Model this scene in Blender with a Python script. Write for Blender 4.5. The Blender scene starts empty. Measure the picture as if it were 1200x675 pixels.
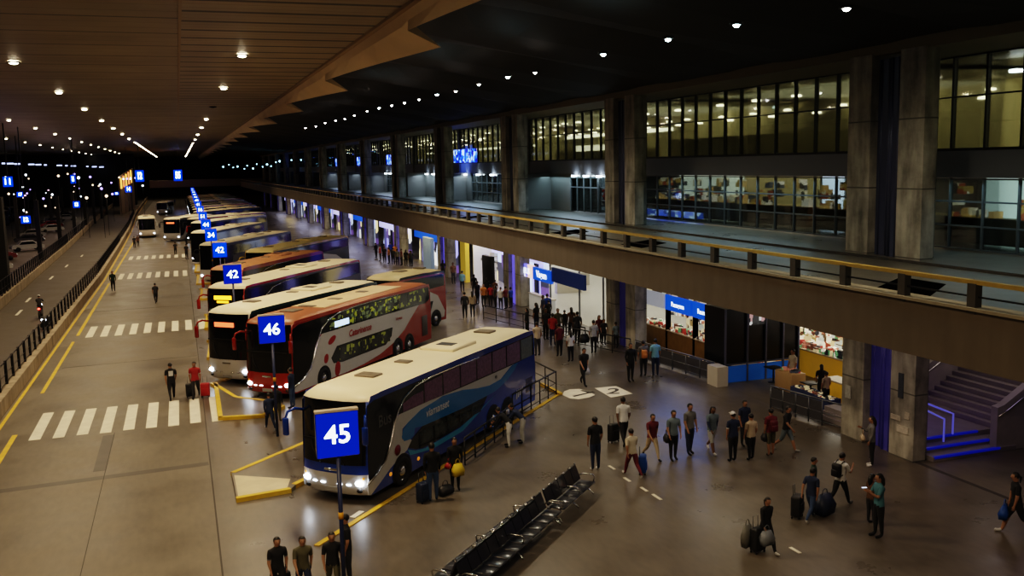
import bpy, bmesh, math, random
from mathutils import Vector, Matrix
from mathutils.geometry import tessellate_polygon
rnd = random.Random(7)
scene = bpy.context.scene
COL = scene.collection
R = math.radians

# ------------------------------------------------------------ camera
FL = 1108.0
CX, CY, HC = 600.0, 337.5, 10.8
def camv(p):
    v = Vector(((p[0]-CX)/FL, -(p[1]-CY)/FL, -1.0)); return v.normalized()
_Y = camv((208, 200)); _D = camv((785, 8750))
_Z = -_D; _Z = (_Z - _Y*_Z.dot(_Y)).normalized(); _X = _Y.cross(_Z)
MW = Matrix((_X, _Y, _Z))
def at(px, py, z=0.0):
    r = MW @ camv((px, py)); t = (z-HC)/r.z
    return Vector((r.x*t, r.y*t, z))
def height_at(px, pyf, pyt):
    g = at(px, pyf); d = math.hypot(g.x, g.y); r = MW @ camv((px, pyt))
    return HC + r.z/math.hypot(r.x, r.y)*d
cam = bpy.data.cameras.new('camera'); cam.sensor_width = 36; cam.lens = FL/1200*36
cam.clip_end = 2000
co = bpy.data.objects.new('camera', cam); COL.objects.link(co)
m4 = MW.to_4x4(); m4.translation = (0, 0, HC); co.matrix_world = m4
scene.camera = co

# ------------------------------------------------------------ materials
MATS = {}
def nmat(name):
    m = bpy.data.materials.new(name); m.use_nodes = True
    nt = m.node_tree; nt.nodes.clear()
    out = nt.nodes.new('ShaderNodeOutputMaterial')
    return m, nt, out
def mat(name, col, rough=.5, metal=0., noise=0., nscale=4., emit=0., ecol=None, spec=.5, bump=0., coat=0.):
    if name in MATS: return MATS[name]
    m, nt, out = nmat(name)
    b = nt.nodes.new('ShaderNodeBsdfPrincipled'); nt.links.new(b.outputs[0], out.inputs[0])
    b.inputs['Roughness'].default_value = rough; b.inputs['Metallic'].default_value = metal
    b.inputs['Specular IOR Level'].default_value = spec
    b.inputs['Coat Weight'].default_value = coat
    tc = nt.nodes.new('ShaderNodeTexCoord'); nz = nt.nodes.new('ShaderNodeTexNoise')
    nz.inputs['Scale'].default_value = nscale; nz.inputs['Detail'].default_value = 5
    nt.links.new(tc.outputs['Object'], nz.inputs['Vector'])
    mx = nt.nodes.new('ShaderNodeMix'); mx.data_type = 'RGBA'
    n = noise if noise else .06
    mx.inputs[6].default_value = (*[max(0, c*(1-n)) for c in col], 1)
    mx.inputs[7].default_value = (*[min(1, c*(1+n)) for c in col], 1)
    nt.links.new(nz.outputs['Fac'], mx.inputs[0]); nt.links.new(mx.outputs[2], b.inputs['Base Color'])
    if bump:
        bp = nt.nodes.new('ShaderNodeBump'); bp.inputs['Strength'].default_value = bump
        nt.links.new(nz.outputs['Fac'], bp.inputs['Height']); nt.links.new(bp.outputs[0], b.inputs['Normal'])
    if emit:
        b.inputs['Emission Color'].default_value = (*(ecol or col), 1); b.inputs['Emission Strength'].default_value = emit
    MATS[name] = m; return m
def emat(name, col, s):
    if name in MATS: return MATS[name]
    m, nt, out = nmat(name)
    e = nt.nodes.new('ShaderNodeEmission'); e.inputs[0].default_value = (*col, 1); e.inputs[1].default_value = s
    nt.links.new(e.outputs[0], out.inputs[0]); MATS[name] = m; return m
def ramp(nt, src, stops, const=False):
    r = nt.nodes.new('ShaderNodeValToRGB'); cr = r.color_ramp
    if const: cr.interpolation = 'CONSTANT'
    while len(cr.elements) < len(stops): cr.elements.new(.5)
    for e, (p, c) in zip(cr.elements, stops): e.position = p; e.color = (*c, 1)
    nt.links.new(src, r.inputs[0]); return r.outputs[0]
def nd(nt, t, **k):
    n = nt.nodes.new(t)
    for a, b in k.items(): setattr(n, a, b)
    return n
def floor_mat(name, c0, c1, rlo=.25, rhi=.6, sc=.35):
    m, nt, out = nmat(name)
    b = nd(nt, 'ShaderNodeBsdfPrincipled'); nt.links.new(b.outputs[0], out.inputs[0])
    tc = nd(nt, 'ShaderNodeTexCoord'); mp = nd(nt, 'ShaderNodeMapping')
    mp.inputs['Scale'].default_value = (1, .35, 1); nt.links.new(tc.outputs['Object'], mp.inputs[0])
    n1 = nd(nt, 'ShaderNodeTexNoise'); n1.inputs['Scale'].default_value = sc; n1.inputs['Detail'].default_value = 6; n1.inputs['Roughness'].default_value = .62
    n2 = nd(nt, 'ShaderNodeTexNoise'); n2.inputs['Scale'].default_value = 5; n2.inputs['Detail'].default_value = 5
    nt.links.new(tc.outputs['Object'], n1.inputs['Vector']); nt.links.new(mp.outputs[0], n2.inputs['Vector'])
    mm = nd(nt, 'ShaderNodeMath', operation='MULTIPLY_ADD'); mm.inputs[1].default_value = .3
    nt.links.new(n2.outputs['Fac'], mm.inputs[0])
    m7 = nd(nt, 'ShaderNodeMath', operation='MULTIPLY'); m7.inputs[1].default_value = .7
    nt.links.new(n1.outputs['Fac'], m7.inputs[0]); nt.links.new(m7.outputs[0], mm.inputs[2])
    nt.links.new(ramp(nt, mm.outputs[0], [(.25, c0), (.5, tuple((a+b_)/2 for a, b_ in zip(c0, c1))), (.8, c1)]), b.inputs['Base Color'])
    nt.links.new(ramp(nt, n1.outputs['Fac'], [(.2, (rlo,)*3), (.85, (rhi,)*3)]), b.inputs['Roughness'])
    MATS[name] = m; return m
def concrete_mat(name, c0, c1):
    m, nt, out = nmat(name)
    b = nd(nt, 'ShaderNodeBsdfPrincipled'); nt.links.new(b.outputs[0], out.inputs[0]); b.inputs['Roughness'].default_value = .8
    tc = nd(nt, 'ShaderNodeTexCoord')
    mp = nd(nt, 'ShaderNodeMapping'); mp.inputs['Scale'].default_value = (2.2, 2.2, .5); nt.links.new(tc.outputs['Object'], mp.inputs[0])
    n1 = nd(nt, 'ShaderNodeTexNoise'); n1.inputs['Scale'].default_value = .6; n1.inputs['Detail'].default_value = 7; n1.inputs['Roughness'].default_value = .7
    n2 = nd(nt, 'ShaderNodeTexNoise'); n2.inputs['Scale'].default_value = 1.; n2.inputs['Detail'].default_value = 3
    nt.links.new(tc.outputs['Object'], n1.inputs['Vector']); nt.links.new(mp.outputs[0], n2.inputs['Vector'])
    ad = nd(nt, 'ShaderNodeMath', operation='ADD'); nt.links.new(n1.outputs['Fac'], ad.inputs[0]); nt.links.new(n2.outputs['Fac'], ad.inputs[1])
    hf = nd(nt, 'ShaderNodeMath', operation='MULTIPLY'); hf.inputs[1].default_value = .5; nt.links.new(ad.outputs[0], hf.inputs[0])
    col = ramp(nt, hf.outputs[0], [(.36, c0), (.66, c1)])
    sx = nd(nt, 'ShaderNodeSeparateXYZ'); nt.links.new(tc.outputs['Object'], sx.inputs[0])
    # board joints every 2.4 m up
    md = nd(nt, 'ShaderNodeMath', operation='FLOORED_MODULO'); md.inputs[1].default_value = 2.4; nt.links.new(sx.outputs[2], md.inputs[0])
    lt = nd(nt, 'ShaderNodeMath', operation='LESS_THAN'); lt.inputs[1].default_value = .05; nt.links.new(md.outputs[0], lt.inputs[0])
    mx = nd(nt, 'ShaderNodeMix', data_type='RGBA'); nt.links.new(lt.outputs[0], mx.inputs[0]); nt.links.new(col, mx.inputs[6])
    mx.inputs[7].default_value = (*[c*.95 for c in c0], 1); nt.links.new(mx.outputs[2], b.inputs['Base Color'])
    MATS[name] = m; return m
def slat_mat(name, c, per_y, gap, extra=None):
    """transverse boards: dark joint every per_y metres along Y"""
    m, nt, out = nmat(name)
    b = nd(nt, 'ShaderNodeBsdfPrincipled'); nt.links.new(b.outputs[0], out.inputs[0]); b.inputs['Roughness'].default_value = .55
    tc = nd(nt, 'ShaderNodeTexCoord'); sx = nd(nt, 'ShaderNodeSeparateXYZ'); nt.links.new(tc.outputs['Object'], sx.inputs[0])
    n = nd(nt, 'ShaderNodeTexNoise'); n.inputs['Scale'].default_value = .25; n.inputs['Detail'].default_value = 4; nt.links.new(tc.outputs['Object'], n.inputs['Vector'])
    md = nd(nt, 'ShaderNodeMath', operation='FLOORED_MODULO'); md.inputs[1].default_value = per_y; nt.links.new(sx.outputs[1], md.inputs[0])
    lt = nd(nt, 'ShaderNodeMath', operation='LESS_THAN'); lt.inputs[1].default_value = gap; nt.links.new(md.outputs[0], lt.inputs[0])
    base = ramp(nt, n.outputs['Fac'], [(.3, tuple(x*.7 for x in c)), (.7, c)])
    # thin board lines
    md2 = nd(nt, 'ShaderNodeMath', operation='FLOORED_MODULO'); md2.inputs[1].default_value = extra or .4; nt.links.new(sx.outputs[1], md2.inputs[0])
    lt2 = nd(nt, 'ShaderNodeMath', operation='LESS_THAN'); lt2.inputs[1].default_value = .05; nt.links.new(md2.outputs[0], lt2.inputs[0])
    mz = nd(nt, 'ShaderNodeMix', data_type='RGBA'); nt.links.new(lt2.outputs[0], mz.inputs[0]); nt.links.new(base, mz.inputs[6]); mz.inputs[7].default_value = (*[x*.4 for x in c], 1)
    mx = nd(nt, 'ShaderNodeMix', data_type='RGBA'); nt.links.new(lt.outputs[0], mx.inputs[0]); nt.links.new(mz.outputs[2], mx.inputs[6])
    mx.inputs[7].default_value = (*[x*.05 for x in c], 1); nt.links.new(mx.outputs[2], b.inputs['Base Color'])
    MATS[name] = m; return m
def glass_mat(name, tint=(.75, .8, .78), refl=.12):
    m, nt, out = nmat(name)
    t = nd(nt, 'ShaderNodeBsdfTransparent'); t.inputs[0].default_value = (*tint, 1)
    g = nd(nt, 'ShaderNodeBsdfGlossy'); g.inputs['Roughness'].default_value = .04
    fr = nd(nt, 'ShaderNodeFresnel'); fr.inputs[0].default_value = 1.45
    ad = nd(nt, 'ShaderNodeMath', operation='MULTIPLY_ADD'); ad.inputs[1].default_value = .8; ad.inputs[2].default_value = refl*.3
    nt.links.new(fr.outputs[0], ad.inputs[0])
    mx = nd(nt, 'ShaderNodeMixShader'); nt.links.new(ad.outputs[0], mx.inputs[0]); nt.links.new(t.outputs[0], mx.inputs[1]); nt.links.new(g.outputs[0], mx.inputs[2])
    nt.links.new(mx.outputs[0], out.inputs[0]); MATS[name] = m; return m
def cell_mat(name, cols, scale, emit=0., rough=.5, mapscale=(1, 1, 1)):
    """busy multi-coloured surface (goods, lit interiors) from voronoi cells"""
    m, nt, out = nmat(name)
    b = nd(nt, 'ShaderNodeBsdfPrincipled'); nt.links.new(b.outputs[0], out.inputs[0]); b.inputs['Roughness'].default_value = rough
    tc = nd(nt, 'ShaderNodeTexCoord'); mp = nd(nt, 'ShaderNodeMapping'); mp.inputs['Scale'].default_value = mapscale
    v = nd(nt, 'ShaderNodeTexVoronoi'); v.inputs['Scale'].default_value = scale; v.distance = 'CHEBYCHEV'
    nt.links.new(tc.outputs['Object'], mp.inputs[0]); nt.links.new(mp.outputs[0], v.inputs['Vector'])
    sp = nd(nt, 'ShaderNodeSeparateColor'); nt.links.new(v.outputs['Color'], sp.inputs[0])
    k = len(cols); c = ramp(nt, sp.outputs[0], [(i/k, cc) for i, cc in enumerate(cols)], const=True)
    nt.links.new(c, b.inputs['Base Color'])
    if emit: nt.links.new(c, b.inputs['Emission Color']); b.inputs['Emission Strength'].default_value = emit
    MATS[name] = m; return m

FLOOR = floor_mat('polished brown concrete', (.06, .05, .037), (.18, .15, .108), .25, .6)
FLOOR_D = floor_mat('dark apron asphalt', (.055, .047, .038), (.165, .14, .11), .2, .5, .45)
LANE = floor_mat('lane asphalt', (.06, .052, .042), (.11, .093, .073), .5, .8)
DECKF = floor_mat('deck concrete', (.08, .075, .062), (.15, .142, .118), .22, .45)
CONC = concrete_mat('board marked concrete', (.13, .125, .11), (.5, .475, .41))
CONC_D = concrete_mat('brown fascia concrete', (.15, .125, .095), (.18, .15, .115))
YEL = mat('yellow road paint', (.62, .4, .03), .6, noise=.35, nscale=2.5)
WHT = mat('white road paint', (.7, .66, .55), .6, noise=.25, nscale=2)
DARK = mat('dark metal', (.02, .02, .022), .45, .3)
BLACK = mat('black', (.008, .008, .009), .5)
CHROME = mat('chrome', (.65, .65, .66), .18, 1.)
RAILM = mat('ochre painted rail', (.5, .36, .1), .4, noise=.2)
WHITE = mat('white paint', (.75, .74, .7), .4)
TYRE = mat('tyre rubber', (.015, .015, .015), .8)

# ------------------------------------------------------------ mesh helper
class MB:
    def __init__(s): s.v = []; s.f = []; s.m = []; s.sm = []
    def add(s, vs, fs, mi=0, smooth=False):
        o = len(s.v); s.v += [tuple(v) for v in vs]
        for f in fs: s.f.append([i+o for i in f]); s.m.append(mi); s.sm.append(smooth)
        return s
    def box(s, x0, y0, z0, x1, y1, z1, mi=0):
        vs = [(x, y, z) for x in (x0, x1) for y in (y0, y1) for z in (z0, z1)]
        return s.add(vs, [(0, 1, 3, 2), (4, 6, 7, 5), (0, 4, 5, 1), (2, 3, 7, 6), (0, 2, 6, 4), (1, 5, 7, 3)], mi)
    def obox(s, c, size, rz=0., mi=0, rx=0., ry=0.):
        M = Matrix.Translation(c) @ Matrix.Rotation(rz, 4, 'Z') @ Matrix.Rotation(ry, 4, 'Y') @ Matrix.Rotation(rx, 4, 'X')
        a, b, c_ = size[0]/2, size[1]/2, size[2]/2
        vs = [M @ Vector((x, y, z)) for x in (-a, a) for y in (-b, b) for z in (-c_, c_)]
        return s.add(vs, [(0, 1, 3, 2), (4, 6, 7, 5), (0, 4, 5, 1), (2, 3, 7, 6), (0, 2, 6, 4), (1, 5, 7, 3)], mi)
    def rbox(s, c, size, r=.04, mi=0, rz=0.):
        """box with rounded vertical and horizontal edges"""
        bm = bmesh.new(); bmesh.ops.create_cube(bm, size=1)
        for v in bm.verts: v.co = Vector((v.co.x*size[0], v.co.y*size[1], v.co.z*size[2]))
        bmesh.ops.bevel(bm, geom=bm.edges[:], offset=r, segments=2, affect='EDGES', profile=.5)
        M = Matrix.Translation(c) @ Matrix.Rotation(rz, 4, 'Z')
        bm.verts.ensure_lookup_table(); idx = {v: i for i, v in enumerate(bm.verts)}
        s.add([M @ v.co for v in bm.verts], [[idx[v] for v in f.verts] for f in bm.faces], mi, True); bm.free(); return s
    def tube(s, pts, r, n=8, mi=0, caps=True, smooth=True):
        pts = [Vector(p) for p in pts]; rings = []
        rr = r if isinstance(r, (list, tuple)) else [r]*len(pts)
        up = None
        for i, p in enumerate(pts):
            d = (pts[min(i+1, len(pts)-1)] - pts[max(i-1, 0)]).normalized()
            if up is None: up = Vector((0, 0, 1)) if abs(d.z) < .9 else Vector((1, 0, 0))
            a = d.cross(up); a = a.normalized() if a.length > 1e-6 else Vector((1, 0, 0)); b = a.cross(d).normalized(); up = b
            rings.append([p + (a*math.cos(t)+b*math.sin(t))*rr[i] for t in [2*math.pi*k/n for k in range(n)]])
        vs = [v for r_ in rings for v in r_]; fs = []
        for i in range(len(pts)-1):
            for k in range(n): fs.append((i*n+k, i*n+(k+1) % n, (i+1)*n+(k+1) % n, (i+1)*n+k))
        if caps: fs.append(tuple(range(n))[::-1]); fs.append(tuple((len(pts)-1)*n+k for k in range(n)))
        return s.add(vs, fs, mi, smooth)
    def poly(s, pts2, f3, mi=0, thick=None):
        """flat polygon; f3 maps (u,v) to 3D; thick = second mapping for a thin solid"""
        tri = tessellate_polygon([[Vector((p[0], p[1], 0)) for p in pts2]])
        n = len(pts2); vs = [f3(*p) for p in pts2]; fs = [tuple(t) for t in tri]
        if thick:
            vs += [thick(*p) for p in pts2]; fs += [tuple(i+n for i in t)[::-1] for t in tri]
            fs += [(i, (i+1) % n, n+(i+1) % n, n+i) for i in range(n)]
        return s.add(vs, fs, mi)
    def slab(s, pts, z0, z1, mi=0):
        return s.poly(pts, lambda a, b: (a, b, z1), mi, lambda a, b: (a, b, z0))
    def lathe(s, prof, c, axis='Z', n=20, mi=0):
        vs = []; fs = []
        for r, h in prof:
            for k in range(n):
                t = 2*math.pi*k/n; a, b = r*math.cos(t), r*math.sin(t)
                vs.append(Vector(c) + (Vector((a, b, h)) if axis == 'Z' else Vector((a, h, b)) if axis == 'Y' else Vector((h, a, b))))
        for i in range(len(prof)-1):
            for k in range(n): fs.append((i*n+k, i*n+(k+1) % n, (i+1)*n+(k+1) % n, (i+1)*n+k))
        return s.add(vs, fs, mi, True)
    def ball(s, c, r, mi=0, n=10, k=7):
        c = Vector(c); r = r if isinstance(r, (tuple, list)) else (r, r, r); vs = []; fs = []
        for i in range(k+1):
            ph = math.pi*i/k
            for j in range(n):
                t = 2*math.pi*j/n; vs.append(c+Vector((r[0]*math.sin(ph)*math.cos(t), r[1]*math.sin(ph)*math.sin(t), r[2]*math.cos(ph))))
        for i in range(k):
            for j in range(n): fs.append((i*n+j, (i+1)*n+j, (i+1)*n+(j+1) % n, i*n+(j+1) % n))
        return s.add(vs, fs, mi, True)
    def mesh(s, name, mats):
        me = bpy.data.meshes.new(name); me.from_pydata(s.v, [], s.f)
        for m in (mats if isinstance(mats, (list, tuple)) else [mats]): me.materials.append(m)
        for p, mi, sm in zip(me.polygons, s.m, s.sm): p.material_index = mi; p.use_smooth = sm
        me.update(); return me
    def build(s, name, mats, parent=None, loc=None, rz=0.):
        o = bpy.data.objects.new(name, s.mesh(name, mats)); COL.objects.link(o)
        if parent: o.parent = parent
        if loc is not None: o.location = loc
        if rz: o.rotation_euler.z = rz
        return o
def tag(o, label, cat, group=None, kind=None):
    o['label'] = label; o['category'] = cat
    if group: o['group'] = group
    if kind: o['kind'] = kind
    return o
def thing(name, label, cat, loc=(0, 0, 0), rz=0., group=None):
    o = bpy.data.objects.new(name, None); COL.objects.link(o); o.location = loc; o.rotation_euler = (0, 0, rz)
    o.empty_display_size = .3
    return tag(o, label, cat, group)
def struct(o): o['kind'] = 'structure'; return o
def copy_tree(o, parent=None):
    c = o.copy(); COL.objects.link(c)
    if parent: c.parent = parent; c.matrix_parent_inverse = o.matrix_parent_inverse
    for ch in o.children: copy_tree(ch, c)
    return c
TXT = {}
def text_mb(s, size, mi=0, f3=None, bold=.02, spacing=1., italic=0.):
    """letters laid in (u,v), centred"""
    key = (s, bold, spacing, italic)
    if key not in TXT:
        cu = bpy.data.curves.new('txt', 'FONT'); cu.body = s; cu.size = 1; cu.align_x = 'CENTER'; cu.align_y = 'CENTER'
        cu.offset = bold; cu.space_character = spacing; cu.shear = italic; cu.resolution_u = 3
        ob = bpy.data.objects.new('txt', cu); COL.objects.link(ob)
        dg = bpy.context.evaluated_depsgraph_get(); me = bpy.data.meshes.new_from_object(ob.evaluated_get(dg))
        TXT[key] = ([tuple(v.co) for v in me.vertices], [tuple(p.vertices) for p in me.polygons])
        bpy.data.objects.remove(ob); bpy.data.curves.remove(cu); bpy.data.meshes.remove(me)
    vs, fs = TXT[key]; mb = MB(); mb.add([f3(x*size, y*size) for x, y, _ in vs], fs, mi); return mb
def lamp(kind, loc, energy, col, parent=None, size=.3, rot=None, spot=150, sy=None, blend=1.):
    l = bpy.data.lights.new('light', kind); l.energy = energy; l.color = col
    if kind == 'AREA':
        l.size = size
        if sy: l.shape = 'RECTANGLE'; l.size_y = sy
    else: l.shadow_soft_size = size
    if kind == 'SPOT': l.spot_size = R(spot); l.spot_blend = blend
    o = bpy.data.objects.new('light', l); COL.objects.link(o); o.location = loc
    if rot: o.rotation_euler = rot
    if parent: o.parent = parent
    return o
# ============================================================ THE SETTING
PC = [27.8, 49.4, 68.5, 88.9, 109.0, 129.3, 149.5, 169.8, 190, 210, 230, 250, 270, 290]   # pillar centres along Y
# ground
struct(MB().box(-9, -12, -.3, .45, 420, 0).build('floor', FLOOR))
struct(MB().box(.45, -12, -.3, 24.0, 420, 0).build('floor', FLOOR_D))
struct(MB().box(24.0, -12, -.3, 60, 420, -.004).build('floor', FLOOR))
struct(MB().box(-120, -12, -.32, -9, 430, -.01).build('ground', LANE))
# expansion joints in the road
j = MB()
j.box(.43, 5, 0, .48, 300, .004); j.box(-3.19, 5, 0, -3.165, 41.8, .004)
for y in (57.5, 80, 120): j.obox((-3.2, y, .002), (7.2, .08, .004), R(3))
st_ = MB().obox((-4.2, 35.6, .001), (9.2, .42, .003), R(3)).box(-3.6, 36.5, 0, -3.15, 41.5, .003); struct(st_.build('trim_9', mat('dark stain band', (.065, .055, .045), .45, noise=.4, nscale=1.5)))
j.box(23.93, 5, 0, 24.1, 26, .006)
struct(j.build('trim_1', mat('joint filler', (.05, .043, .036), .7)))
# paint
def quad(pts, z0=0., z1=.012, m=WHT, name='road_marking', lab=None, cat='road marking', grp=None):
    o = MB().slab(pts, z0, z1).build(name, m)
    if lab: tag(o, lab, cat, grp)
    return o
for (Y0, Y1, nm) in ((42.0, 46.6, 'nearest the camera'), (67.4, 72.0, 'second from the camera'), (102.9, 108.5, 'third from the camera'), (125.4, 130.2, 'fourth and farthest')):
    c = MB()
    for k in range(9 if Y0 < 100 else 8):
        x = -6.45 + k*.897; c.box(x, Y0+rnd.uniform(-.1, .1), 0, x+.44, Y1, .012)
    tag(c.build('crosswalk', WHT), 'white striped pedestrian crossing over the bus road, ' + nm, 'crosswalk')
y1 = MB(); y1.box(-7.2, 10, 0, -7.0, 43.1, .012); y1.box(-7.12, 51, 0, -6.95, 66, .012); y1.box(-7.1, 68.5, 0, -6.9, 100, .012); y1.box(-7.2, 104, 0, -7.0, 160, .012)
tag(y1.build('lane_line', YEL), 'inner broken yellow lane line left of the pedestrian crossings', 'lane line')
bar = [(-8.15, -10), (-8.1, 46), (-8.0, 75), (-7.85, 103), (-8.2, 140), (-8.8, 186), (-10.4, 255), (-11.5, 369), (-12, 416)]
def strip(line, off0, off1, z0, z1):
    mb = MB(); n = len(line); vs = []
    for x, y in line: vs += [(x+off0, y, z0), (x+off1, y, z0), (x+off1, y, z1), (x+off0, y, z1)]
    fs = []
    for i in range(n-1):
        for k in range(4): fs.append((i*4+k, i*4+(k+1) % 4, (i+1)*4+(k+1) % 4, (i+1)*4+k))
    fs += [(0, 1, 2, 3), ((n-1)*4+3, (n-1)*4+2, (n-1)*4+1, (n-1)*4)]
    return mb.add(vs, fs)
tag(strip(bar, .12, .27, 0, .012).build('lane_line', YEL), 'long yellow line at the foot of the low concrete barrier', 'lane line')
BARR = concrete_mat('barrier concrete', (.2, .16, .11), (.4, .33, .24))
struct(strip(bar, -.5, 0, 0, .75).build('barrier', BARR)); bpy.data.objects['barrier']['kind'] = 'structure'
# fence on the barrier
def xat(line, y):
    for (x0, a), (x1, b) in zip(line, line[1:]):
        if a <= y <= b: return x0+(x1-x0)*(y-a)/(b-a)
    return line[-1][0]
def fence(line, y0, y1, base, h, pitch, label, dx=-.35):
    t = thing('metal_fence', label, 'fence', (0, 0, 0)); y = y0; k = 0
    rail = MB(); pts = []
    while y < y1:
        x = xat(line, y)+dx; pts.append((x, y))
        if k < 95: MB().box(x-.06, y-.06, base, x+.06, y+.06, base+h).build('post', DARK, t)
        k += 1; y += pitch*(1 if y < 150 else 2)
    strip(pts, -.02, .02, base+h-.08, base+h-.02).build('rail', DARK, t)
    r2 = strip(pts, -.015, .015, base+.1, base+.14); r2.build('rail', DARK, t)
    strip(pts, -.012, .012, base+.5, base+.53).build('rail', DARK, t)
    return t
fence(bar, 20, 300, .75, 1.15, 1.9, 'dark post fence on top of the barrier between bus road and side lane')
far = [(-13.0, -10), (-13.4, 50), (-14.1, 84), (-15.4, 147), (-17.7, 227), (-19.8, 312), (-22, 427)]
struct(strip(far, -.4, 0, -.01, .85).build('barrier', BARR))
fence(far, 20, 300, .85, 1.3, 1.6, 'dark fence along the outer edge of the side lane', -.2)
# lane markings in the side lane
for i, (px, py) in enumerate([(22, 367), (33, 352), (60, 326), (78, 312), (96, 300)]):
    g = at(px, py); quad([(g.x-.1, g.y-1.2), (g.x+.1, g.y-1.2), (g.x+.05, g.y+1.8), (g.x-.15, g.y+1.8)], lab='worn white lane dash in the side lane left of the fence', grp='worn white dashes in the side lane')
# diagonal yellow kerb line beside bus 45
a, b = at(371, 640), at(655, 462); d = (b-a).normalized(); nrm = Vector((-d.y, d.x, 0))*.09; b = a+d*19.3
o = MB().slab([(a-nrm)[:2], (b-nrm)[:2], (b+nrm)[:2], (a+nrm)[:2]], 0, .03).build('lane_line', YEL)
tag(o, 'diagonal yellow line along the near side of the blue and white coach', 'lane line')
c1 = at(413, 607.5); c2 = at(424, 600)
tag(MB().slab([(c1-nrm*1.05)[:2], (c2-nrm*1.05)[:2], (c2+nrm*1.05)[:2], (c1+nrm*1.05)[:2]], 0, .034).build('road_marking', WHT), 'short white patch on the diagonal yellow line', 'road marking')
# floor numerals / emblems
pts = [at(*p)[:2] for p in [(661, 459), (668, 456.5), (679, 456), (690, 459), (697, 463), (690, 466), (678, 468), (668, 467), (659, 463)]]
quad(pts, lab='worn white oval sign painted on the concourse floor', cat='floor marking', name='floor_marking')
cc = at(684, 462); tag(MB().obox((cc.x, cc.y, .016), (1.3, .16, .008), R(20)).obox((cc.x+.3, cc.y+.35, .016), (.16, .7, .008), R(20)).build('floor_marking', mat('joint filler', (.03,)*3)), 'dark worn strokes inside the painted white oval', 'floor marking')
quad([at(*p)[:2] for p in [(697, 455), (722, 452.5), (741, 461.5), (716, 466)]], lab='white painted panel with a dark figure on the concourse floor', cat='floor marking', name='floor_marking')
cc = at(719, 459); t_ = text_mb('2', 1.5, 0, lambda u, v: (cc.x+u*.8+v*.5, cc.y+v*.9-u*.3, .018)); tag(t_.build('floor_marking', MATS['joint filler']), 'dark figure on the white painted floor panel', 'floor marking')
for i, (px, py) in enumerate([(735, 562), (755, 573.5), (770, 582.5), (932, 645), (717, 548)]):
    g = at(px, py); L_ = .35 if i != 2 else .45
    L_ *= .62; quad([(g.x-.05, g.y-L_), (g.x+.05, g.y-L_), (g.x+.04, g.y+L_), (g.x-.06, g.y+L_)], lab='short white dash on the concourse floor', grp='white dashes on the concourse floor')

# platform noses (raised islands with yellow kerbs)
def island(pts, label, hgt=.14, top=FLOOR_D, rim=.18, yel_edges=None, tip=None):
    t = thing('kerb_island', label, 'traffic island')
    MB().slab(pts, 0, hgt).build('kerb_body', top, t)
    n = len(pts)
    for i in (yel_edges if yel_edges is not None else range(n)):
        p, q = Vector((*pts[i], 0)), Vector((*pts[(i+1) % n], 0)); dd = (q-p).normalized(); nn = Vector((-dd.y, dd.x, 0))
        MB().slab([(p+nn*.015-dd*.02)[:2], (q+nn*.015+dd*.02)[:2], (q-nn*rim)[:2], (p-nn*rim)[:2]], 0, hgt+.012).build('kerb_edge', YEL, t)
    if tip: MB().slab(tip, hgt, hgt+.008).build('painted_tip', mat('cream island paint', (.55, .47, .33), .5, noise=.25, nscale=2), t)
    return t
island([(1.15, 31.1), (2.9, 31.35), (3.12, 31.75), (12.5, 41.1), (10.6, 43.2), (3.3, 36.1), (1.12, 34.0)][::-1], 'yellow kerbed island beside the far side of the blue and white coach', yel_edges=[0, 1, 2, 3, 5][::1],
       tip=[(1.2, 31.3), (2.8, 31.5), (3.0, 32.4), (1.2, 33.6)])
island([(1.0, 42.0), (2.9, 41.65), (3.9, 42.9), (3.4, 44.2), (2.0, 45.6), (1.05, 49.2)][::-1], 'yellow kerbed island in front of the red and white double decker', yel_edges=None)
for k, (px, py) in enumerate([(243, 422), (240, 387), (234, 352), (230, 334), (228, 320), (226, 305), (224, 291)]):
    g = at(px, py); s_ = 1+.12*k
    island([(g.x, g.y), (g.x+1.9, g.y-.3), (g.x+2.7, g.y+.8), (g.x+.3, g.y+6*s_)][::-1], 'yellow edged kerb island at a coach nose, %s beyond the one at sign 46' % ['first', 'second', 'third', 'fourth', 'fifth', 'sixth', 'seventh'][k],
           top=mat('pale island', (.4, .33, .22), .5, noise=.3, nscale=1))

# ---------------------------------------------------------------- roof
CEIL = slat_mat('broad ceiling boards', (.31, .25, .165), 4.3, .16, 1.43)
CEIL2 = slat_mat('slatted ceiling boards', (.35, .285, .19), 2.45, .38, .82)
struct(MB().box(-42, -12, 16.5, .45, 420, 16.75).build('ceiling', CEIL))
struct(MB().box(.45, -12, 16.5, 8.2, 420, 16.75).build('ceiling', CEIL2))
struct(MB().box(8.0, -12, 16.38, 8.22, 420, 16.55).box(.38, -12, 16.44, .5, 420, 16.5).build('trim_2', mat('ceiling trim', (.3, .22, .13), .6)))
# saw-toothed flap beyond the ceiling edge
fl = MB(); vs = []; ys = []
k = -3
PER = 20.8
while k < 20:
    y0 = 36.1+PER*k
    for u in (0, .12, .25, .4, .55, .72, .88, .945): ys.append((y0+u*PER, u))
    k += 1
for y, u in ys:
    w = (1-u/.945)**1.25
    vs += [(8.2, y, 16.5), (8.35, y, 16.1-.1*w), (8.32+1.4*w, y-.6*w, 15.72-.5*w)]
fs = []
for i in range(len(ys)-1):
    for a_ in (0, 1): fs.append((i*3+a_, i*3+a_+1, (i+1)*3+a_+1, (i+1)*3+a_))
fl.add(vs, fs)
struct(fl.build('trim_3', mat('plaster flap', (.6, .48, .33), .7, noise=.2, nscale=.3)))
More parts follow.
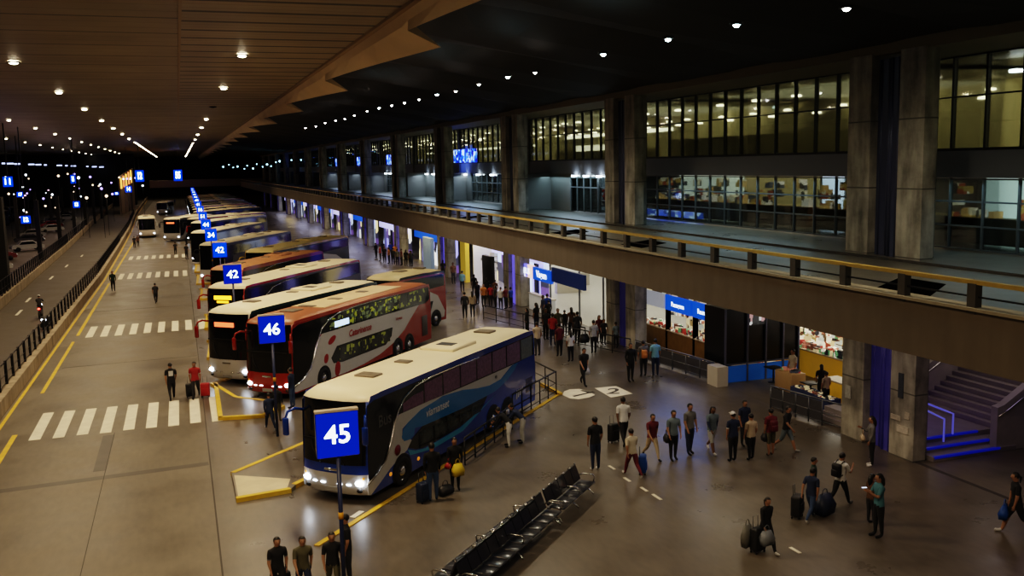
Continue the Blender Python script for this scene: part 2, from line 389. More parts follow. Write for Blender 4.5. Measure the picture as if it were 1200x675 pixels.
# dark folded roof over the deck side
fr = MB(); vs = []; nx = 9; yy = -20; rows = []
while yy < 420: rows.append(yy); yy += 3.4
for i, y in enumerate(rows):
    for kx in range(nx):
        x = 8.2+kx*(24.6-8.2)/(nx-1); tt = kx/(nx-1)
        fold = (.0, .55, .15)[i % 3]
        vs.append((x, y+math.sin(tt*3.14)*2.2, 16.9-2.35*tt**1.2+fold*math.sin(tt*3.1)))
fs = [(i*nx+k_, i*nx+k_+1, (i+1)*nx+k_+1, (i+1)*nx+k_) for i in range(len(rows)-1) for k_ in range(nx-1)]
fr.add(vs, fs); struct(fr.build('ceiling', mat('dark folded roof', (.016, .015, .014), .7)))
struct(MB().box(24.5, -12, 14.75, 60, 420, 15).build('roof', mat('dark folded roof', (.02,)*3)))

# ---------------------------------------------------------------- deck
struct(MB().box(17.84, -12, 5.6, 18.25, 300, 7.05).build('beam', CONC_D))
struct(MB().box(17.7, -12, 7.05, 18.3, 300, 7.13).build('trim_4', mat('beam cap', (.34, .3, .22), .6, noise=.2)))
struct(MB().box(18.25, -12, 6.7, 23.6, 300, 7.1).box(23.6, -12, 6.7, 60, 300, 7.18).build('floor', DECKF))
struct(MB().box(23.55, -12, 7.1, 23.62, 300, 7.185).build('trim_5', mat('kerb shadow gap', (.05, .046, .04), .7)))
struct(MB().box(18.25, -12, 5.62, 60, 300, 5.7).build('ceiling', mat('deck soffit', (.45, .42, .36), .7)))
struct(MB().box(-8, 300, 5.9, 60, 306, 8.0).build('beam', mat('cross bridge', (.2, .17, .13), .7)))
# far end wall
struct(MB().box(-40, 418, 0, 60, 420, 17).build('wall_far', mat('far dark wall', (.02, .022, .03), .8)))
rl = thing('deck_railing', 'long low railing with ochre top rail on the edge of the upper deck', 'railing')
MB().box(17.82, -10, 7.68, 17.98, 298, 7.78).build('top_rail', RAILM, rl)
MB().box(17.88, -10, 7.36, 17.92, 298, 7.4).build('wire_rail', DARK, rl)
pm = None; y = 12.9
for k in range(90):
    if pm is None: pm = MB().box(17.8, -.13, 6.98, 18.0, .13, 7.7).build('post', mat('rail post', (.09, .085, .075), .5), rl, (0, y, 0))
    else:
        q = pm.copy(); COL.objects.link(q); q.location = (0, y, 0)
    y += 2.35
for i, y in enumerate([19.5, 36.0, 44.5, 62, 80, 98]):
    tag(MB().slab([(18.32, y), (20.5, y+1.7), (20.6, y+3.6), (18.32, y+2.0)], 7.1, 7.112).build('floor_hatch', mat('matt black pit', (.002, .002, .002), 1., spec=0)), 'dark skewed opening in the upper deck floor behind the railing, %s from the right' % ['first', 'second', 'third', 'fourth', 'fifth', 'sixth'][i], 'floor opening')  # flat black slab stands in for the darkness of an opening
# pillars
DUCT = mat('navy duct', (.07, .08, .14), .3, .2)
DUCTB = mat('blue lit duct', (.06, .055, .28), .4, 0, emit=.012, ecol=(.25, .2, 1.))  # faint emission stands in for blue light falling on the duct
DUCTV = mat('violet lit duct', (.2, .18, .8), .4, 0, emit=.4, ecol=(.16, .14, 1.))  # stronger emission put in for the violet light on farther ducts
for i, c in enumerate(PC):
    t = bpy.data.objects.new('pillar', None); COL.objects.link(t); t.location = (23.84, c, 0); t['kind'] = 'structure'
    p = MB(); p.box(0, -1.93, 0, .55, -.72, 14.4); p.box(0, .72, 0, .55, 1.93, 14.4); p.box(.5, -1.6, 0, .9, 1.93, 14.4)
    struct(p.build('pillar_shaft', CONC, t))
    for nm, z0, z1, mm in (('duct', 0, 5.6, DUCTB if i < 2 else DUCTV), ('duct', 7.1, 14.2, DUCT)):
        dct = MB(); dct.box(.15, -.66, z0, .5, -.1, z1); dct.box(.28, -.1, z0, .5, .66, z1)
        for yy in (-.55, -.2, .1, .5): dct.tube([(.16 if yy < 0 else .3, yy, z0), (.16 if yy < 0 else .3, yy, z1)], .06, 6)
        struct(dct.build(nm, mm, t))
# graffiti / posters on the first pillar
for dx, z, w, h, cc in ((1.55, 1.55, .3, .5, (.5, .5, .45)), (-1.25, 2.2, .24, .9, (.05, .06, .08)), (-1.05, 1.35, .5, .18, (.55, .5, .42)), (-1.6, 1.5, .22, .25, (.55, .5, .42)), (-1.4, .95, .55, .25, (.5, .46, .4))):
    o = MB().box(23.81, 27.8+dx-w/2, z, 23.84, 27.8+dx+w/2, z+h).build('poster', mat('poster %.2f' % dx, cc, .7, noise=.4, nscale=12))
    tag(o, {1.55: 'round pale notice on the left fin of the nearest pillar', -1.25: 'tall dark torn poster on the right fin of the nearest pillar', -1.05: 'wide pale torn sheet on the right fin of the nearest pillar', -1.6: 'small square pale scrap at the right of the nearest pillar', -1.4: 'lowest pale torn sheet on the nearest pillar'}[dx], 'poster')

# ---------------------------------------------------------------- upper facade
GL = glass_mat('hall glass'); FRM = mat('dark window frame', (.025, .025, .025), .4, .5); FRL = mat('pale window frame', (.14, .15, .15), .4, .4)
XG = 27.45
WALLM = mat('hall back wall', (.5, .45, .28), .7, noise=.15, nscale=.4)
BAND = mat('grey blue band', (.24, .25, .28), .6, noise=.1, nscale=.5)
struct(MB().box(XG-.05, -12, 9.9, XG+.25, 300, 10.9).build('wall_band', BAND))
struct(MB().box(23.9, -12, 14.35, XG+.3, 300, 14.8).build('beam', mat('header', (.17, .14, .09), .7)))
struct(MB().box(XG+.2, -12, 10.3, 46, 300, 10.45).build('floor', mat('upper hall floor', (.3, .28, .22), .4)))
struct(MB().box(40.5, -12, 10.4, 40.8, 300, 14.8).build('wall_back', WALLM))
struct(MB().box(38, -12, 7.2, 38.3, 300, 10.3).build('wall_back', mat('lower shop wall', (.4, .36, .28), .7, noise=.3)))
bays = [(8.0, PC[0]+5.2)] + [(PC[i]+5.6, PC[i+1]+5.2) for i in range(len(PC)-1)]
def yon(px, X, py=230):
    r = MW @ camv((px, py)); return r.y*X/r.x
for i in range(len(PC)): struct(MB().box(XG-.15, PC[i]+5.2, 7.2, XG+.3, PC[i]+5.6, 14.5).build('pilaster', CONC))
LWALL = mat('recess wall', (.17, .16, .145), .6, noise=.12, nscale=.6)
wn = 0
for i, (y0, y1) in enumerate(bays):
    npn = max(3, round((y1-y0)/1.55)); n_ = npn; w = (y1-y0)/n_
    wn += 1
    t = bpy.data.objects.new('window_%d' % wn, None); COL.objects.link(t); t['kind'] = 'structure'; t.location = (XG, y0, 10.9)
    f = MB()
    for k in range(n_+1): f.box(-.09, k*w-.045, 0, .06, k*w+.045, 3.5)
    f.box(-.06, 0, 1.95, .03, y1-y0, 2.0); f.box(-.06, 0, 0, .05, y1-y0, .1); f.box(-.06, 0, 3.4, .05, y1-y0, 3.5)
    struct(f.build('window_frame', FRM, t)); struct(MB().box(.0, 0, .05, .012, y1-y0, 3.45).build('pane', GL, t))
    # lower glazing
    wn += 1
    t = bpy.data.objects.new('window_%d' % wn, None); COL.objects.link(t); t['kind'] = 'structure'; t.location = (XG, y0, 7.25)
    lo0, lo1 = (0, y1-y0) if i in (0, 1) else ((0.0, 64.8-y0) if i == 2 else (0, (y1-y0)*(.8 if i % 2 else .5)))
    n2 = max(2, round((lo1-lo0)/1.55)); w2 = (lo1-lo0)/n2; f = MB()
    for k in range(n2+1): f.box(-.07, lo0+k*w2-.03, 0, .05, lo0+k*w2+.03, 2.65)
    for z in (.0, .85, 1.75, 2.58): f.box(-.05, lo0, z, .03, lo1, z+.06)
    struct(f.build('window_frame', FRL, t)); struct(MB().box(0, lo0, .05, .012, lo1, 2.6).build('pane', GL, t))
    if lo1 < y1-y0:
        struct(MB().box(XG-.1, y0+lo1, 7.2, XG+.2, y1, 9.95).box(XG-2.2, y0+lo1+(y1-y0-lo1)*.45, 7.2, XG, y1, 9.95).build('wall_recess', LWALL))
    # interior: ceiling and lamps (upper)
    if i < 9:
        struct(MB().box(XG+.3, y0-1, 14.55, 44, y1+1, 14.7).build('ceiling', mat('hall ceiling', (.3, .27, .2), .5)))
        lm = emat('hall lamp warm', (1, .86, .55), 14) if i else emat('hall lamp cool', (.9, .95, 1), 16)
        step = 4.1 if i < 3 else 3.2
        y = y0+1.0; q = 0
        while y < y1:
            for x in (31.5, 35.5, 39.5) if i < 4 else (31, 37):
                z = 13.95 if (q+int(x)) % 3 else 13.3
                MBo = MB().lathe([(0, 0), (.26, 0), (.26, .1), (0, .14)], (x+rnd.uniform(-.5, .5), y+rnd.uniform(-.6, .6), z), n=10).build('ceiling_lamp', lm)
                tag(MBo, 'small round lamp seen through the %s tall window bay' % ['nearest', 'second', 'third', 'fourth', 'fifth', 'sixth', 'seventh', 'eighth', 'ninth'][i], 'lamp', 'lamps inside the %s tall window bay' % ['nearest', 'second', 'third', 'fourth', 'fifth', 'sixth', 'seventh', 'eighth', 'ninth'][i])
                q += 1
            y += step
        ym = (y0+y1)/2
        lamp('AREA', (35.5, ym, 14.4), [260, 420, 520, 480, 600, 550, 500, 500, 500][i], (1, .9, .56), None, 10, None, sy=12)
        # cool lower hall light, shops
        lamp('AREA', (32.5, ym, 9.75), [420, 420, 420, 300, 300, 260, 240, 240, 240][i], (.75, .88, 1) if i != 1 else (.95, .9, .75), None, 7, None, sy=12)
# upper-hall inner features: parapet, bright counters seen through the glass
struct(MB().box(33, 38, 10.45, 33.3, 60, 12.2).build('wall_inner', mat('hall parapet', (.42, .36, .2), .6)))
struct(MB().box(39, 6, 10.45, 39.3, 31, 12.8).build('wall_inner', mat('yellow hall panel', (.6, .5, .06), .5, emit=.35, ecol=(.7, .55, .05))))
struct(MB().box(33, 62, 10.45, 33.3, 82, 11.7).build('wall_inner', MATS['hall parapet']))
for (X, ya, yb, z0, z1, e) in ((34, 62, 82, 12.9, 13.15, 6), (36, 76, 84, 11.7, 12.3, 3), (37, 15, 34, 12.9, 13.05, 5), (33.2, 88, 110, 12.4, 12.6, 4), (33, 112, 130, 12.3, 12.5, 4)):
    tag(MB().box(X, ya, z0, X+.3, yb, z1).build('light_strip', emat('strip %d' % e, (1, .9, .6), e)), 'glowing light strip behind the tall windows, %s' % {15: 'at the right edge of the frame', 62: 'high in the third bay from the right', 76: 'low in the third bay from the right', 88: 'in the fourth bay from the right', 112: 'in the fifth bay from the right'}[ya], 'light')
# blue led boards in the far bays
for i, (ya, yb, X, z0) in enumerate(((88.3, 96, 27.2, 11.0), (125, 130, 27.2, 11.0), (148, 153, 27.2, 11.0), (170, 175, 27.2, 11.), (190, 195, 27.2, 11.), (212, 217, 27.2, 11.), (234, 239, 27.2, 11.))):
    t = thing('led_board', 'blue glowing display board inside the upper window bay, %s from the right' % ['first', 'second', 'third', 'fourth', 'fifth', 'sixth', 'seventh'][i], 'display board', (X, ya, z0))
    MB().box(.1, 0, 0, .2, yb-ya, 1.3).build('screen', cell_mat('blue led cells', [(.0, .02, .6), (.02, .1, 1.), (.0, .0, .25), (.3, .5, 1)], 3, 2.2), t)
    if i == 0: lamp('AREA', (-.1, 4, .2), 30, (.1, .2, 1), t, 3, (0, R(-90), 0))
# cool strip lights over the doors under the band
for i, (ya, yb) in enumerate(((58.5, 65), (81, 94), (103, 112), (123, 132), (145, 155), (165, 177))):
    for q in range(3):
        y = ya+(yb-ya)*(q+.5)/3
        tag(MB().box(XG-.35, y-.25, 9.72, XG-.1, y+.25, 9.84).build('wall_lamp', emat('cool lamp', (.75, .88, 1), 12)), 'cool white lamp above the upper deck doors in the %s bay from the right' % ['third', 'fourth', 'fifth', 'sixth', 'seventh', 'eighth'][i], 'lamp', 'lamps above the doors, %s bay' % ['third', 'fourth', 'fifth', 'sixth', 'seventh', 'eighth'][i])
    lamp('AREA', (XG-1., (ya+yb)/2, 9.6), 65, (.62, .8, 1), None, 1, None, sy=yb-ya)
# spill on deck in front of first bays
for (y, e) in ((43, 90), (22, 60), (66, 90), (88, 70), (108, 70)):
    lamp('AREA', (XG-.6, y, 9.7), e, (.5, .78, .92), None, .8, None, sy=14)

# upper deck shops behind lower glass (bays 0,1)
GOODS = cell_mat('shop goods', [(.5, .35, .15), (.08, .07, .05), (.6, .55, .4), (.3, .1, .05), (.1, .1, .1), (.7, .65, .55), (.35, .25, .08)], 2.2, .7)  # goods carry their own glow in place of shop lighting
def upper_shop(ya, yb, X, label, col, em, zt=9.7):
    t = thing('shop_interior', label, 'shop', (X, ya, 7.3)); w = yb-ya
    MB().box(2.6, 0, 0, 2.7, w, 2.5).build('back_wall', mat('shopwall %s' % label[:12], col, .6, emit=em, ecol=col), t)  # back wall emits its colour to stand in for shop lighting
    MB().box(.6, .1, 0, 1.3, w-.1, 1.0).build('counter', mat('brown counter', (.22, .13, .05), .5), t)
    g = MB()
    for k in range(int(w*4)):
        yy = rnd.uniform(.2, w-.2); z = rnd.choice([1.0, 1.0, 1.45, 1.9]); s = rnd.uniform(.08, .22)
        g.box(rnd.uniform(.6, .9), yy, z, rnd.uniform(1.0, 1.3), yy+s*2.2, z+s*2.2)
    o = g.build('goods', GOODS, t); o['kind'] = 'stuff'
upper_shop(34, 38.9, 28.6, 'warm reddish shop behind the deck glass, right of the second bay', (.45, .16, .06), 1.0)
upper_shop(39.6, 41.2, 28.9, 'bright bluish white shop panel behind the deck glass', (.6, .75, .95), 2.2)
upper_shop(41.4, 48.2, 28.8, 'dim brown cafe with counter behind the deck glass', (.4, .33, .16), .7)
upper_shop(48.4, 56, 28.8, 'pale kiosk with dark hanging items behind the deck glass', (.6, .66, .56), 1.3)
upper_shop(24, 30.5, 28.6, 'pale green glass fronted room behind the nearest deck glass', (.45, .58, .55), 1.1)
t = thing('light_counter', 'low glowing blue counter behind the deck glass at the left of its bay', 'counter', (27.9, 47.5, 7.3))
MB().box(0, 0, .1, .3, 7, .45).build('counter_body', cell_mat('blue counter cells', [(.1, .2, 1), (.5, .7, 1), (.05, .1, .4), (.2, .3, .9)], 1.8, 1.4), t)
# doors with lit glass (bay 2) and statue plinth panel
t = thing('entrance_door', 'glass entrance doors with dark frames and red goods behind, left of the second pillar', 'door', (XG-.25, 59.7, 7.25))
f = MB()
for k in range(5): f.box(-.05, k*1.2-.05, 0, .05, k*1.2+.05, 2.5)
f.box(-.05, 0, 2.4, .05, 4.8, 2.5); f.box(-.05, 0, 1.7, .05, 4.8, 1.78); f.build('door_frame', FRL, t)
g = MB()
for k in range(26): yy = rnd.uniform(0, 4.6); z = rnd.uniform(.3, 1.5); s = rnd.uniform(.12, .3); g.box(.9, yy, z, 1.1, yy+s, z+s*1.3)
o = g.build('goods', cell_mat('red goods', [(.5, .05, .03), (.1, .1, .12), (.5, .5, .5), (.05, .05, .06)], 3, .3), t); o['kind'] = 'stuff'
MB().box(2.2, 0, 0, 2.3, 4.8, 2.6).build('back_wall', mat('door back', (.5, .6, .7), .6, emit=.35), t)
MB().box(0, 0, .05, .01, 4.8, 2.4).build('pane', GL, t)
# ============================================================ BUSES
CREAM = mat('cream roof paint', (.8, .71, .52), .45, noise=.08, nscale=1.)
GLASSB = mat('black coach glass', (.007, .008, .01), .1, spec=.5, coat=.15)
CURT = mat('mauve curtains', (.17, .09, .15), .5, noise=.75, nscale=9)
BW = mat('coach white', (.5, .49, .48), .35, coat=.25)
BLUEB = mat('coach navy', (.008, .045, .3), .25, coat=.8)
CYAN = mat('coach cyan', (.005, .16, .42), .25, coat=.6)
CYAN2 = mat('coach light cyan', (.02, .28, .5), .25, coat=.6)
REDB = mat('coach red', (.27, .016, .008), .25, coat=.7)
REDO = mat('coach orange red', (.34, .035, .01), .3, coat=.5)
LITW = cell_mat('lit coach windows', [(.01, .012, .01), (.02, .02, .015), (.2, .22, .02), (.01, .01, .01), (.08, .1, .05), (.015, .02, .015)], 4.2, .42, .1, (1, 1, 1.6))
LITW2 = cell_mat('lit coach windows low', [(.01, .012, .01), (.015, .015, .012), (.01, .01, .01), (.14, .15, .03), (.02, .02, .015)], 4.2, .3, .1)
HEAD = emat('headlight glow', (.8, .88, 1), 22)
HEADD = emat('headlight dim', (.8, .88, 1), 6)
AMB = emat('amber display', (1, .45, .02), 3.5)
REDD = emat('red display', (1, .16, .06), 1.6)
PLATE = mat('number plate', (.3, .3, .3), .4)
def bus_profile(H, L, W):
    segs = [(.14, .28), (.05, .34), (0, .6), (0, 1.0), (.03, 1.3), (.08, 2.0), (.13, H-.75), (.17, H-.3), (.32, H-.1), (.85, H-.0), (1.6, H), (L*.5, H+.02), (L-1.6, H-.02), (L-.5, H-.1), (L-.12, H-.28), (L-.02, H-.7), (L, 1.2), (L-.06, .3)]
    return segs
def build_bus(name, label, o, ang, L, W, H, st, cat='bus', group='coaches parked nose out in the row'):
    t = thing(name, label, cat, (o[0], o[1], 0), R(ang), group)
    segs = bus_profile(H, L, W); n = len(segs)
    ysn = [0, .04, .14, .35, .7, W/2, W-.7, W-.35, W-.14, W-.04, W]
    def fx(y): u = abs(y-W/2)/(W/2); return -.26*(1-u**3.2)
    def crown(y): u = abs(y-W/2)/(W/2); return .13*u**7
    def pt(i, y, off=0.):
        x, z = segs[i]
        if i <= 9: x = x + fx(y)*(1 if i < 8 else .5) - off
        if 8 <= i <= 13: z = z-crown(y)+ (off if i > 8 else off*.6)
        if i >= 14: x = x-crown(y)
        return (x, y, z)
    mb = MB(); vs = [pt(i, y) for y in ysn for i in range(n)]; fs = []; ms = []
    for a in range(len(ysn)-1):
        for i in range(n-1):
            mi = 0 if i < 3 else (1 if i < 7 else 2 if i < 13 else 3)
            mb.f.append([a*n+i, a*n+i+1, (a+1)*n+i+1, (a+1)*n+i]); mb.m.append(mi); mb.sm.append(True)
        mb.f.append([a*n+n-1, a*n, (a+1)*n, (a+1)*n+n-1]); mb.m.append(0); mb.sm.append(False)
    mb.v = vs
    # sides
    sd = tessellate_polygon([[Vector((x, z, 0)) for x, z in [(pt(i, 0)[0], pt(i, 0)[2]) for i in range(n)]]])
    for s_, off in ((0, 0), (1, (len(ysn)-1)*n)):
        for tr in sd: mb.f.append([off+k for k in tr]); mb.m.append(4); mb.sm.append(False)
    mb.build('bus_body', [st['front'], st.get('pillar', st['side']), st['roof'], st['rear'], st['side']], t)
    # near side decals: level -> offset
    def side(nm, pts, m, lvl=1, both=True, lab=None, par=None):
        d = .006*lvl
        b_ = MB(); b_.poly(pts, lambda u, v: (u, -d, v), 0, lambda u, v: (u, .01, v))
        if both: b_.poly(pts, lambda u, v: (u, W+d, v), 0, lambda u, v: (u, W-.01, v))
        q = b_.build(nm, m, par or t)
        if lab: q['label'] = lab
        return q
    # roof near-edge stripe
    if 'edge' in st:
        side('roof_edge', [(.2, H-.34), (.5, H-.27), (L-.5, H-.3), (L-.2, H-.45), (L-.3, H-.2), (L-1, H-.14), (.9, H-.135), (.3, H-.16)], st['edge'], 1)
    for q in st.get('decals', []): side(*q)
    if 'chrome' in st:
        MB().tube([(x, -.03, z) for x, z in st['chrome']], .035, 6).build('chrome_trim', CHROME, t)
    # windshield
    ws = MB(); yy = [.07, .14, .35, .7, W/2, W-.7, W-.35, W-.14, W-.07]; ii = st.get('wsr', [4, 5, 6, 7])
    vs = [pt(i, y, .012) for y in yy for i in ii]
    ws.add(vs, [(a*len(ii)+i, a*len(ii)+i+1, (a+1)*len(ii)+i+1, (a+1)*len(ii)+i) for a in range(len(yy)-1) for i in range(len(ii)-1)], 0, True)
    w_ = ws.build('windshield', st.get('ws', GLASSB), t)
    if st.get('detail', 1) > 1:
        for y in (.75, W-.9):
            MB().tube([(-.24, y, 1.28), (-.2, y+.35, 1.75), (-.15, y+.45, 2.1)], .014, 5).build('wiper', BLACK, w_)
        MB().box(-.20, .2, H-1.62, -.165, W-.2, H-1.56).build('windshield_divider', BLACK, w_)
    # dark interior cues, display
    if st.get('disp'):
        xx = fx(W*.5)+.05
        MB().box(xx, W*.3, H-.95, xx+.05, W*.75, H-.72).build('destination_display', st['disp'], t)
        if st.get('disp2'): MB().box(xx, W*.38, H-1.15, xx+.05, W*.68, H-1.04).build('destination_display', st['disp'], t)
    # headlights
    hm = st.get('head', HEAD)
    for y in (.27, W-.27):
        h = MB().ball((fx(y)-.0, y, .72), (.07, .17, .1), 0, 10, 6).build('headlight', hm, t)
    if st.get('detail', 1) > 1:
        for y in (.62, .95, W-.95, W-.62): MB().ball((fx(y), y, .66), (.04, .11, .03), 0, 8, 5).build('running_light', HEADD if st.get('headbar') else CHROME, t)
        for y in (.28, W-.28): MB().ball((fx(y)+.02, y, .46), (.05, .12, .07), 0, 8, 5).build('fog_lamp', BLACK, t)
        MB().box(fx(W/2)-.03, W/2-.26, .4, fx(W/2)+.05, W/2+.26, .54).build('number_plate', PLATE, t)
        MB().rbox((fx(W/2)+.0, W/2, 1.12), (.06, .5, .08), .02).build('badge', CHROME, t)
        for y in (.16, W-.16):
            MB().ball((fx(y)+.02, y, .86), (.04, .06, .06), 0, 8, 5).build('turn_signal', mat('orange lens', (.8, .3, .03), .3, emit=.4), t)
    # wheels
    for x in st.get('wheels', [2.05, L-4.3, L-3.0]):
        for y, s_ in ((0., -1), (W, 1)):
            ar = MB(); pts = [(x+.62*math.cos(a), .5+.62*math.sin(a)) for a in [R(-25+230*k/14) for k in range(15)]]
            ar.poly(pts, lambda u, v: (u, y+s_*.011, v), 0); ar.build('wheel_arch', BLACK, t)
            wh = MB().lathe([(.0, .22), (.3, .22), (.46, .2), (.5, .14), (.5, -.02), (.46, -.05), (.33, -.05), (.3, -.0)], (x, y+(.0 if s_ < 0 else 0), .5), 'Y', 20)
            if s_ > 0: wh.v = [(a, 2*y-b, c) for a, b, c in wh.v]
            wo = wh.build('wheel', TYRE, t)
            if s_ < 0 or st.get('detail', 1) > 1:
                rm = MB().lathe([(.32, -.0), (.3, .02), (.2, .03), (.17, -.04), (.08, -.06), (.0, -.06)], (x, y, .5), 'Y', 14)
                for k in range(8): a = k*math.pi/4; rm.ball((x+.24*math.cos(a), y-.0, .5+.24*math.sin(a)), (.022, .02, .022), 0, 5, 4)
                if s_ > 0: rm.v = [(a_, 2*y-b_, c_) for a_, b_, c_ in rm.v]
                rm.build('wheel_rim', CHROME, wo)
    # roof furniture
    for x, w, l in st.get('hatches', [(2.3, .8, .6), (4.6, .6, .4), (7.4, .9, .6), (11.2, .8, .6)]):
        h = MB().rbox((x, W*.55, H+.02), (l, w, .08), .03).build('roof_hatch', mat('roof hatch', (.16, .13, .09), .5, noise=.4), t)
    if st.get('ac', True):
        MB().rbox((L*.58, W/2, H+.05), (2.0, 1.5, .16), .06).build('air_conditioner', st['roof'], t)
        MB().box(L*.58-.4, W/2-.35, H+.13, L*.58+.1, W/2+.35, H+.145).build('vent_grille', BLACK, t)
    # mirrors
    for y, s_ in ((.05, -1), (W-.05, 1)):
        a = MB().tube([(.1, y, H-.75), (-.2, y+s_*.15, H-.66), (-.4, y+s_*.28, H-.74), (-.48, y+s_*.32, H-.95)], [.05, .05, .045, .04], 6).build('mirror_arm', st['mirror'], t)
        MB().rbox((-.48, y+s_*.32, H-1.22), (.14, .2, .6), .05).build('mirror_housing', st['mirror'], a)
    return t
def lettering(t, txt, s, z, size, m, slope=0, name='lettering', it=.2, lab=None, lvl=4):
    o = text_mb(txt, size, 0, lambda u, v: (s+u, -.006*lvl-.004, z+v+slope*u), italic=it).build(name, m, t)
    if lab: o['label'] = lab
    return o

# --- coach 45: blue and white
CH = [(-.1, .72), (.46, .9), (.99, 1.2), (1.3, 1.63), (1.63, 2.3), (1.89, 2.67), (2.3, 3.0), (3.02, 3.24), (4.2, 3.33), (6.3, 3.33), (7.83, 3.28)]
L, W, H = 13.4, 2.55, 3.66
cyan = [(2.53, 2.09), (3.37, 2.31), (4.44, 2.38), (4.92, 2.42), (6.44, 2.31), (7.7, 2.09), (8.75, 1.97), (9.75, 2.0), (10.5, 2.22), (10.9, 2.36), (11.5, 2.36), (11.1, 2.1), (10.3, 1.8), (9.28, 1.62), (8.06, 1.6), (6.41, 1.6), (4.88, 1.65), (3.43, 1.7), (2.92, 1.77), (2.85, 1.54), (2.58, 1.46), (2.2, 1.5), (2.06, 1.68), (2.18, 1.92)]
white = [(-.06, .72), (.46, .9), (.99, 1.2), (1.3, 1.63), (1.63, 2.3), (1.95, 2.5), (4.93, 2.5), (11.3, 2.38), (10.79, 2.34), (9.75, 2.0), (8.75, 1.97), (7.7, 2.09), (6.44, 2.31), (4.92, 2.43), (4.44, 2.38), (3.37, 2.31), (2.53, 2.09), (2.12, 1.95), (2.08, 1.6), (2.58, 1.48), (2.69, 1.4), (2.37, 1.14), (1.78, .98), (1.29, .82), (.72, .56), (.1, .3), (-.02, .34)]
fglass = [(.0, .95), (.1, 3.25), (.5, 3.34), (4.2, 3.36), (3.02, 3.24), (2.3, 3.0), (1.89, 2.67), (1.63, 2.3), (1.3, 1.63), (.99, 1.2), (.46, .9), (.02, .75)]
upw = [(1.95, 2.5), (1.9, 2.66), (2.3, 3.0), (3.02, 3.24), (4.2, 3.33), (7.83, 3.3), (13.1, 3.3), (13.15, 2.4), (11.1, 2.37), (6.24, 2.43), (3.9, 2.49)]
low = [(2.75, 1.45), (3.43, 1.7), (4.88, 1.65), (6.41, 1.6), (8.5, 1.6), (8.0, 1.2), (6.9, 1.05), (6.15, .95), (4.13, .9), (3.4, .92), (2.9, 1.02), (2.45, 1.2)]
str2 = [(2.42, 1.14), (2.9, .97), (3.6, .85), (6.15, .9), (8.2, 1.25), (9.3, 1.5), (6.4, .72), (4.12, .68), (2.55, .9)]
st45 = dict(front=BW, pillar=BLUEB, roof=CREAM, rear=BLUEB, side=BLUEB, edge=BLUEB, mirror=BLUEB, detail=2, headbar=True, wheels=[2.02, 9.0, 10.35], chrome=CH,
    decals=[('livery_sweep', white, BW, 1, True, 'white curved sweep'), ('livery_sweep', cyan, CYAN, 2, True, 'cyan curved sweep'), ('livery_stripe', str2, CYAN2, 1, True, 'light cyan stripe'),
            ('side_glass', fglass, GLASSB, 2, True, 'black glass behind the front pillar'), ('window_band', upw, GLASSB, 2), ('lower_window', low, GLASSB, 3)])
b45 = build_bus('coach', 'blue and white coach with cream roof and lit headlights behind sign 45', (5.15, 29.2), 45.5, L, W, H, st45)
# curtained panes of coach 45
xs = [2.15, 3.6, 4.95, 6.3, 7.65, 9.0, 10.35, 11.75, 13.0]
for k in range(8):
    a_, b_ = xs[k]+.05, xs[k+1]-.05
    tz = 3.27 if k > 1 else (2.95 if k == 0 else 3.22); ta = 2.8 if k == 0 else tz if k > 1 else 3.18
    p = [(a_, 2.52-.012*(a_-2)), (a_, ta), ((a_+b_)/2, (ta+tz)/2+(.06 if k == 0 else 0)), (b_, tz), (b_, 2.52-.012*(b_-2))]
    m = CURT if k < 7 else mat('pale rear curtain', (.13, .15, .13), .5, noise=.5, nscale=8)
    MB().poly(p, lambda u, v: (u, -.02, v), 0, lambda u, v: (u, -.01, v)).build('curtained_pane', m, b45)
for k in range(5):
    a_ = 3.3+k*.95; MB().poly([(a_, 1.12), (a_, 1.52), (a_+.8, 1.52), (a_+.8, 1.12)], lambda u, v: (u, -.026, v), 0, lambda u, v: (u, -.015, v)).build('lower_pane', mat('grey green pane', (.03, .04, .037), .15, noise=.7, nscale=4), b45)
lettering(b45, 'viamanset', 4.5, 2.08, .42, mat('decal white', (.6, .62, .66), .4), 0, lab='white slanted lettering on the cyan sweep')
lettering(b45, '4x', 9.3, 2.2, .22, BLACK)
MB().lathe([(0, 0), (.18, 0), (.18, .01), (0, .01)], (1.75, -.03, 1.32), 'Y', 14).build('emblem', mat('maroon emblem', (.2, .01, .03), .4), b45)
t_ = MB()
for k in range(4): t_.poly([(11.2+k*.18, .8+k*.05), (11.32+k*.18, .8+k*.05), (11.36+k*.18, 1.15+k*.03), (11.28+k*.18, 1.2)], lambda u, v: (u, -.016, v), 0)
t_.build('emblem', MATS['decal white'], b45)
side_panel = MB()
for k in range(7): side_panel.box(12.25, -.012, .85+k*.09, 12.95, -.004, .9+k*.09)
side_panel.build('engine_grille', BLACK, b45)
for x in (1.3, 3.1): MB().ball((x, -.0, .62), (.09, .03, .07), 0, 8, 5).build('marker_lamp', MATS['orange lens'], b45)
dm = text_mb('Bus', .55, 0, lambda u, v: (1.05+u, -.022, 2.55+v)).build('reflected_lettering', mat('dim reflection', (.09, .09, .085), .5), b45)

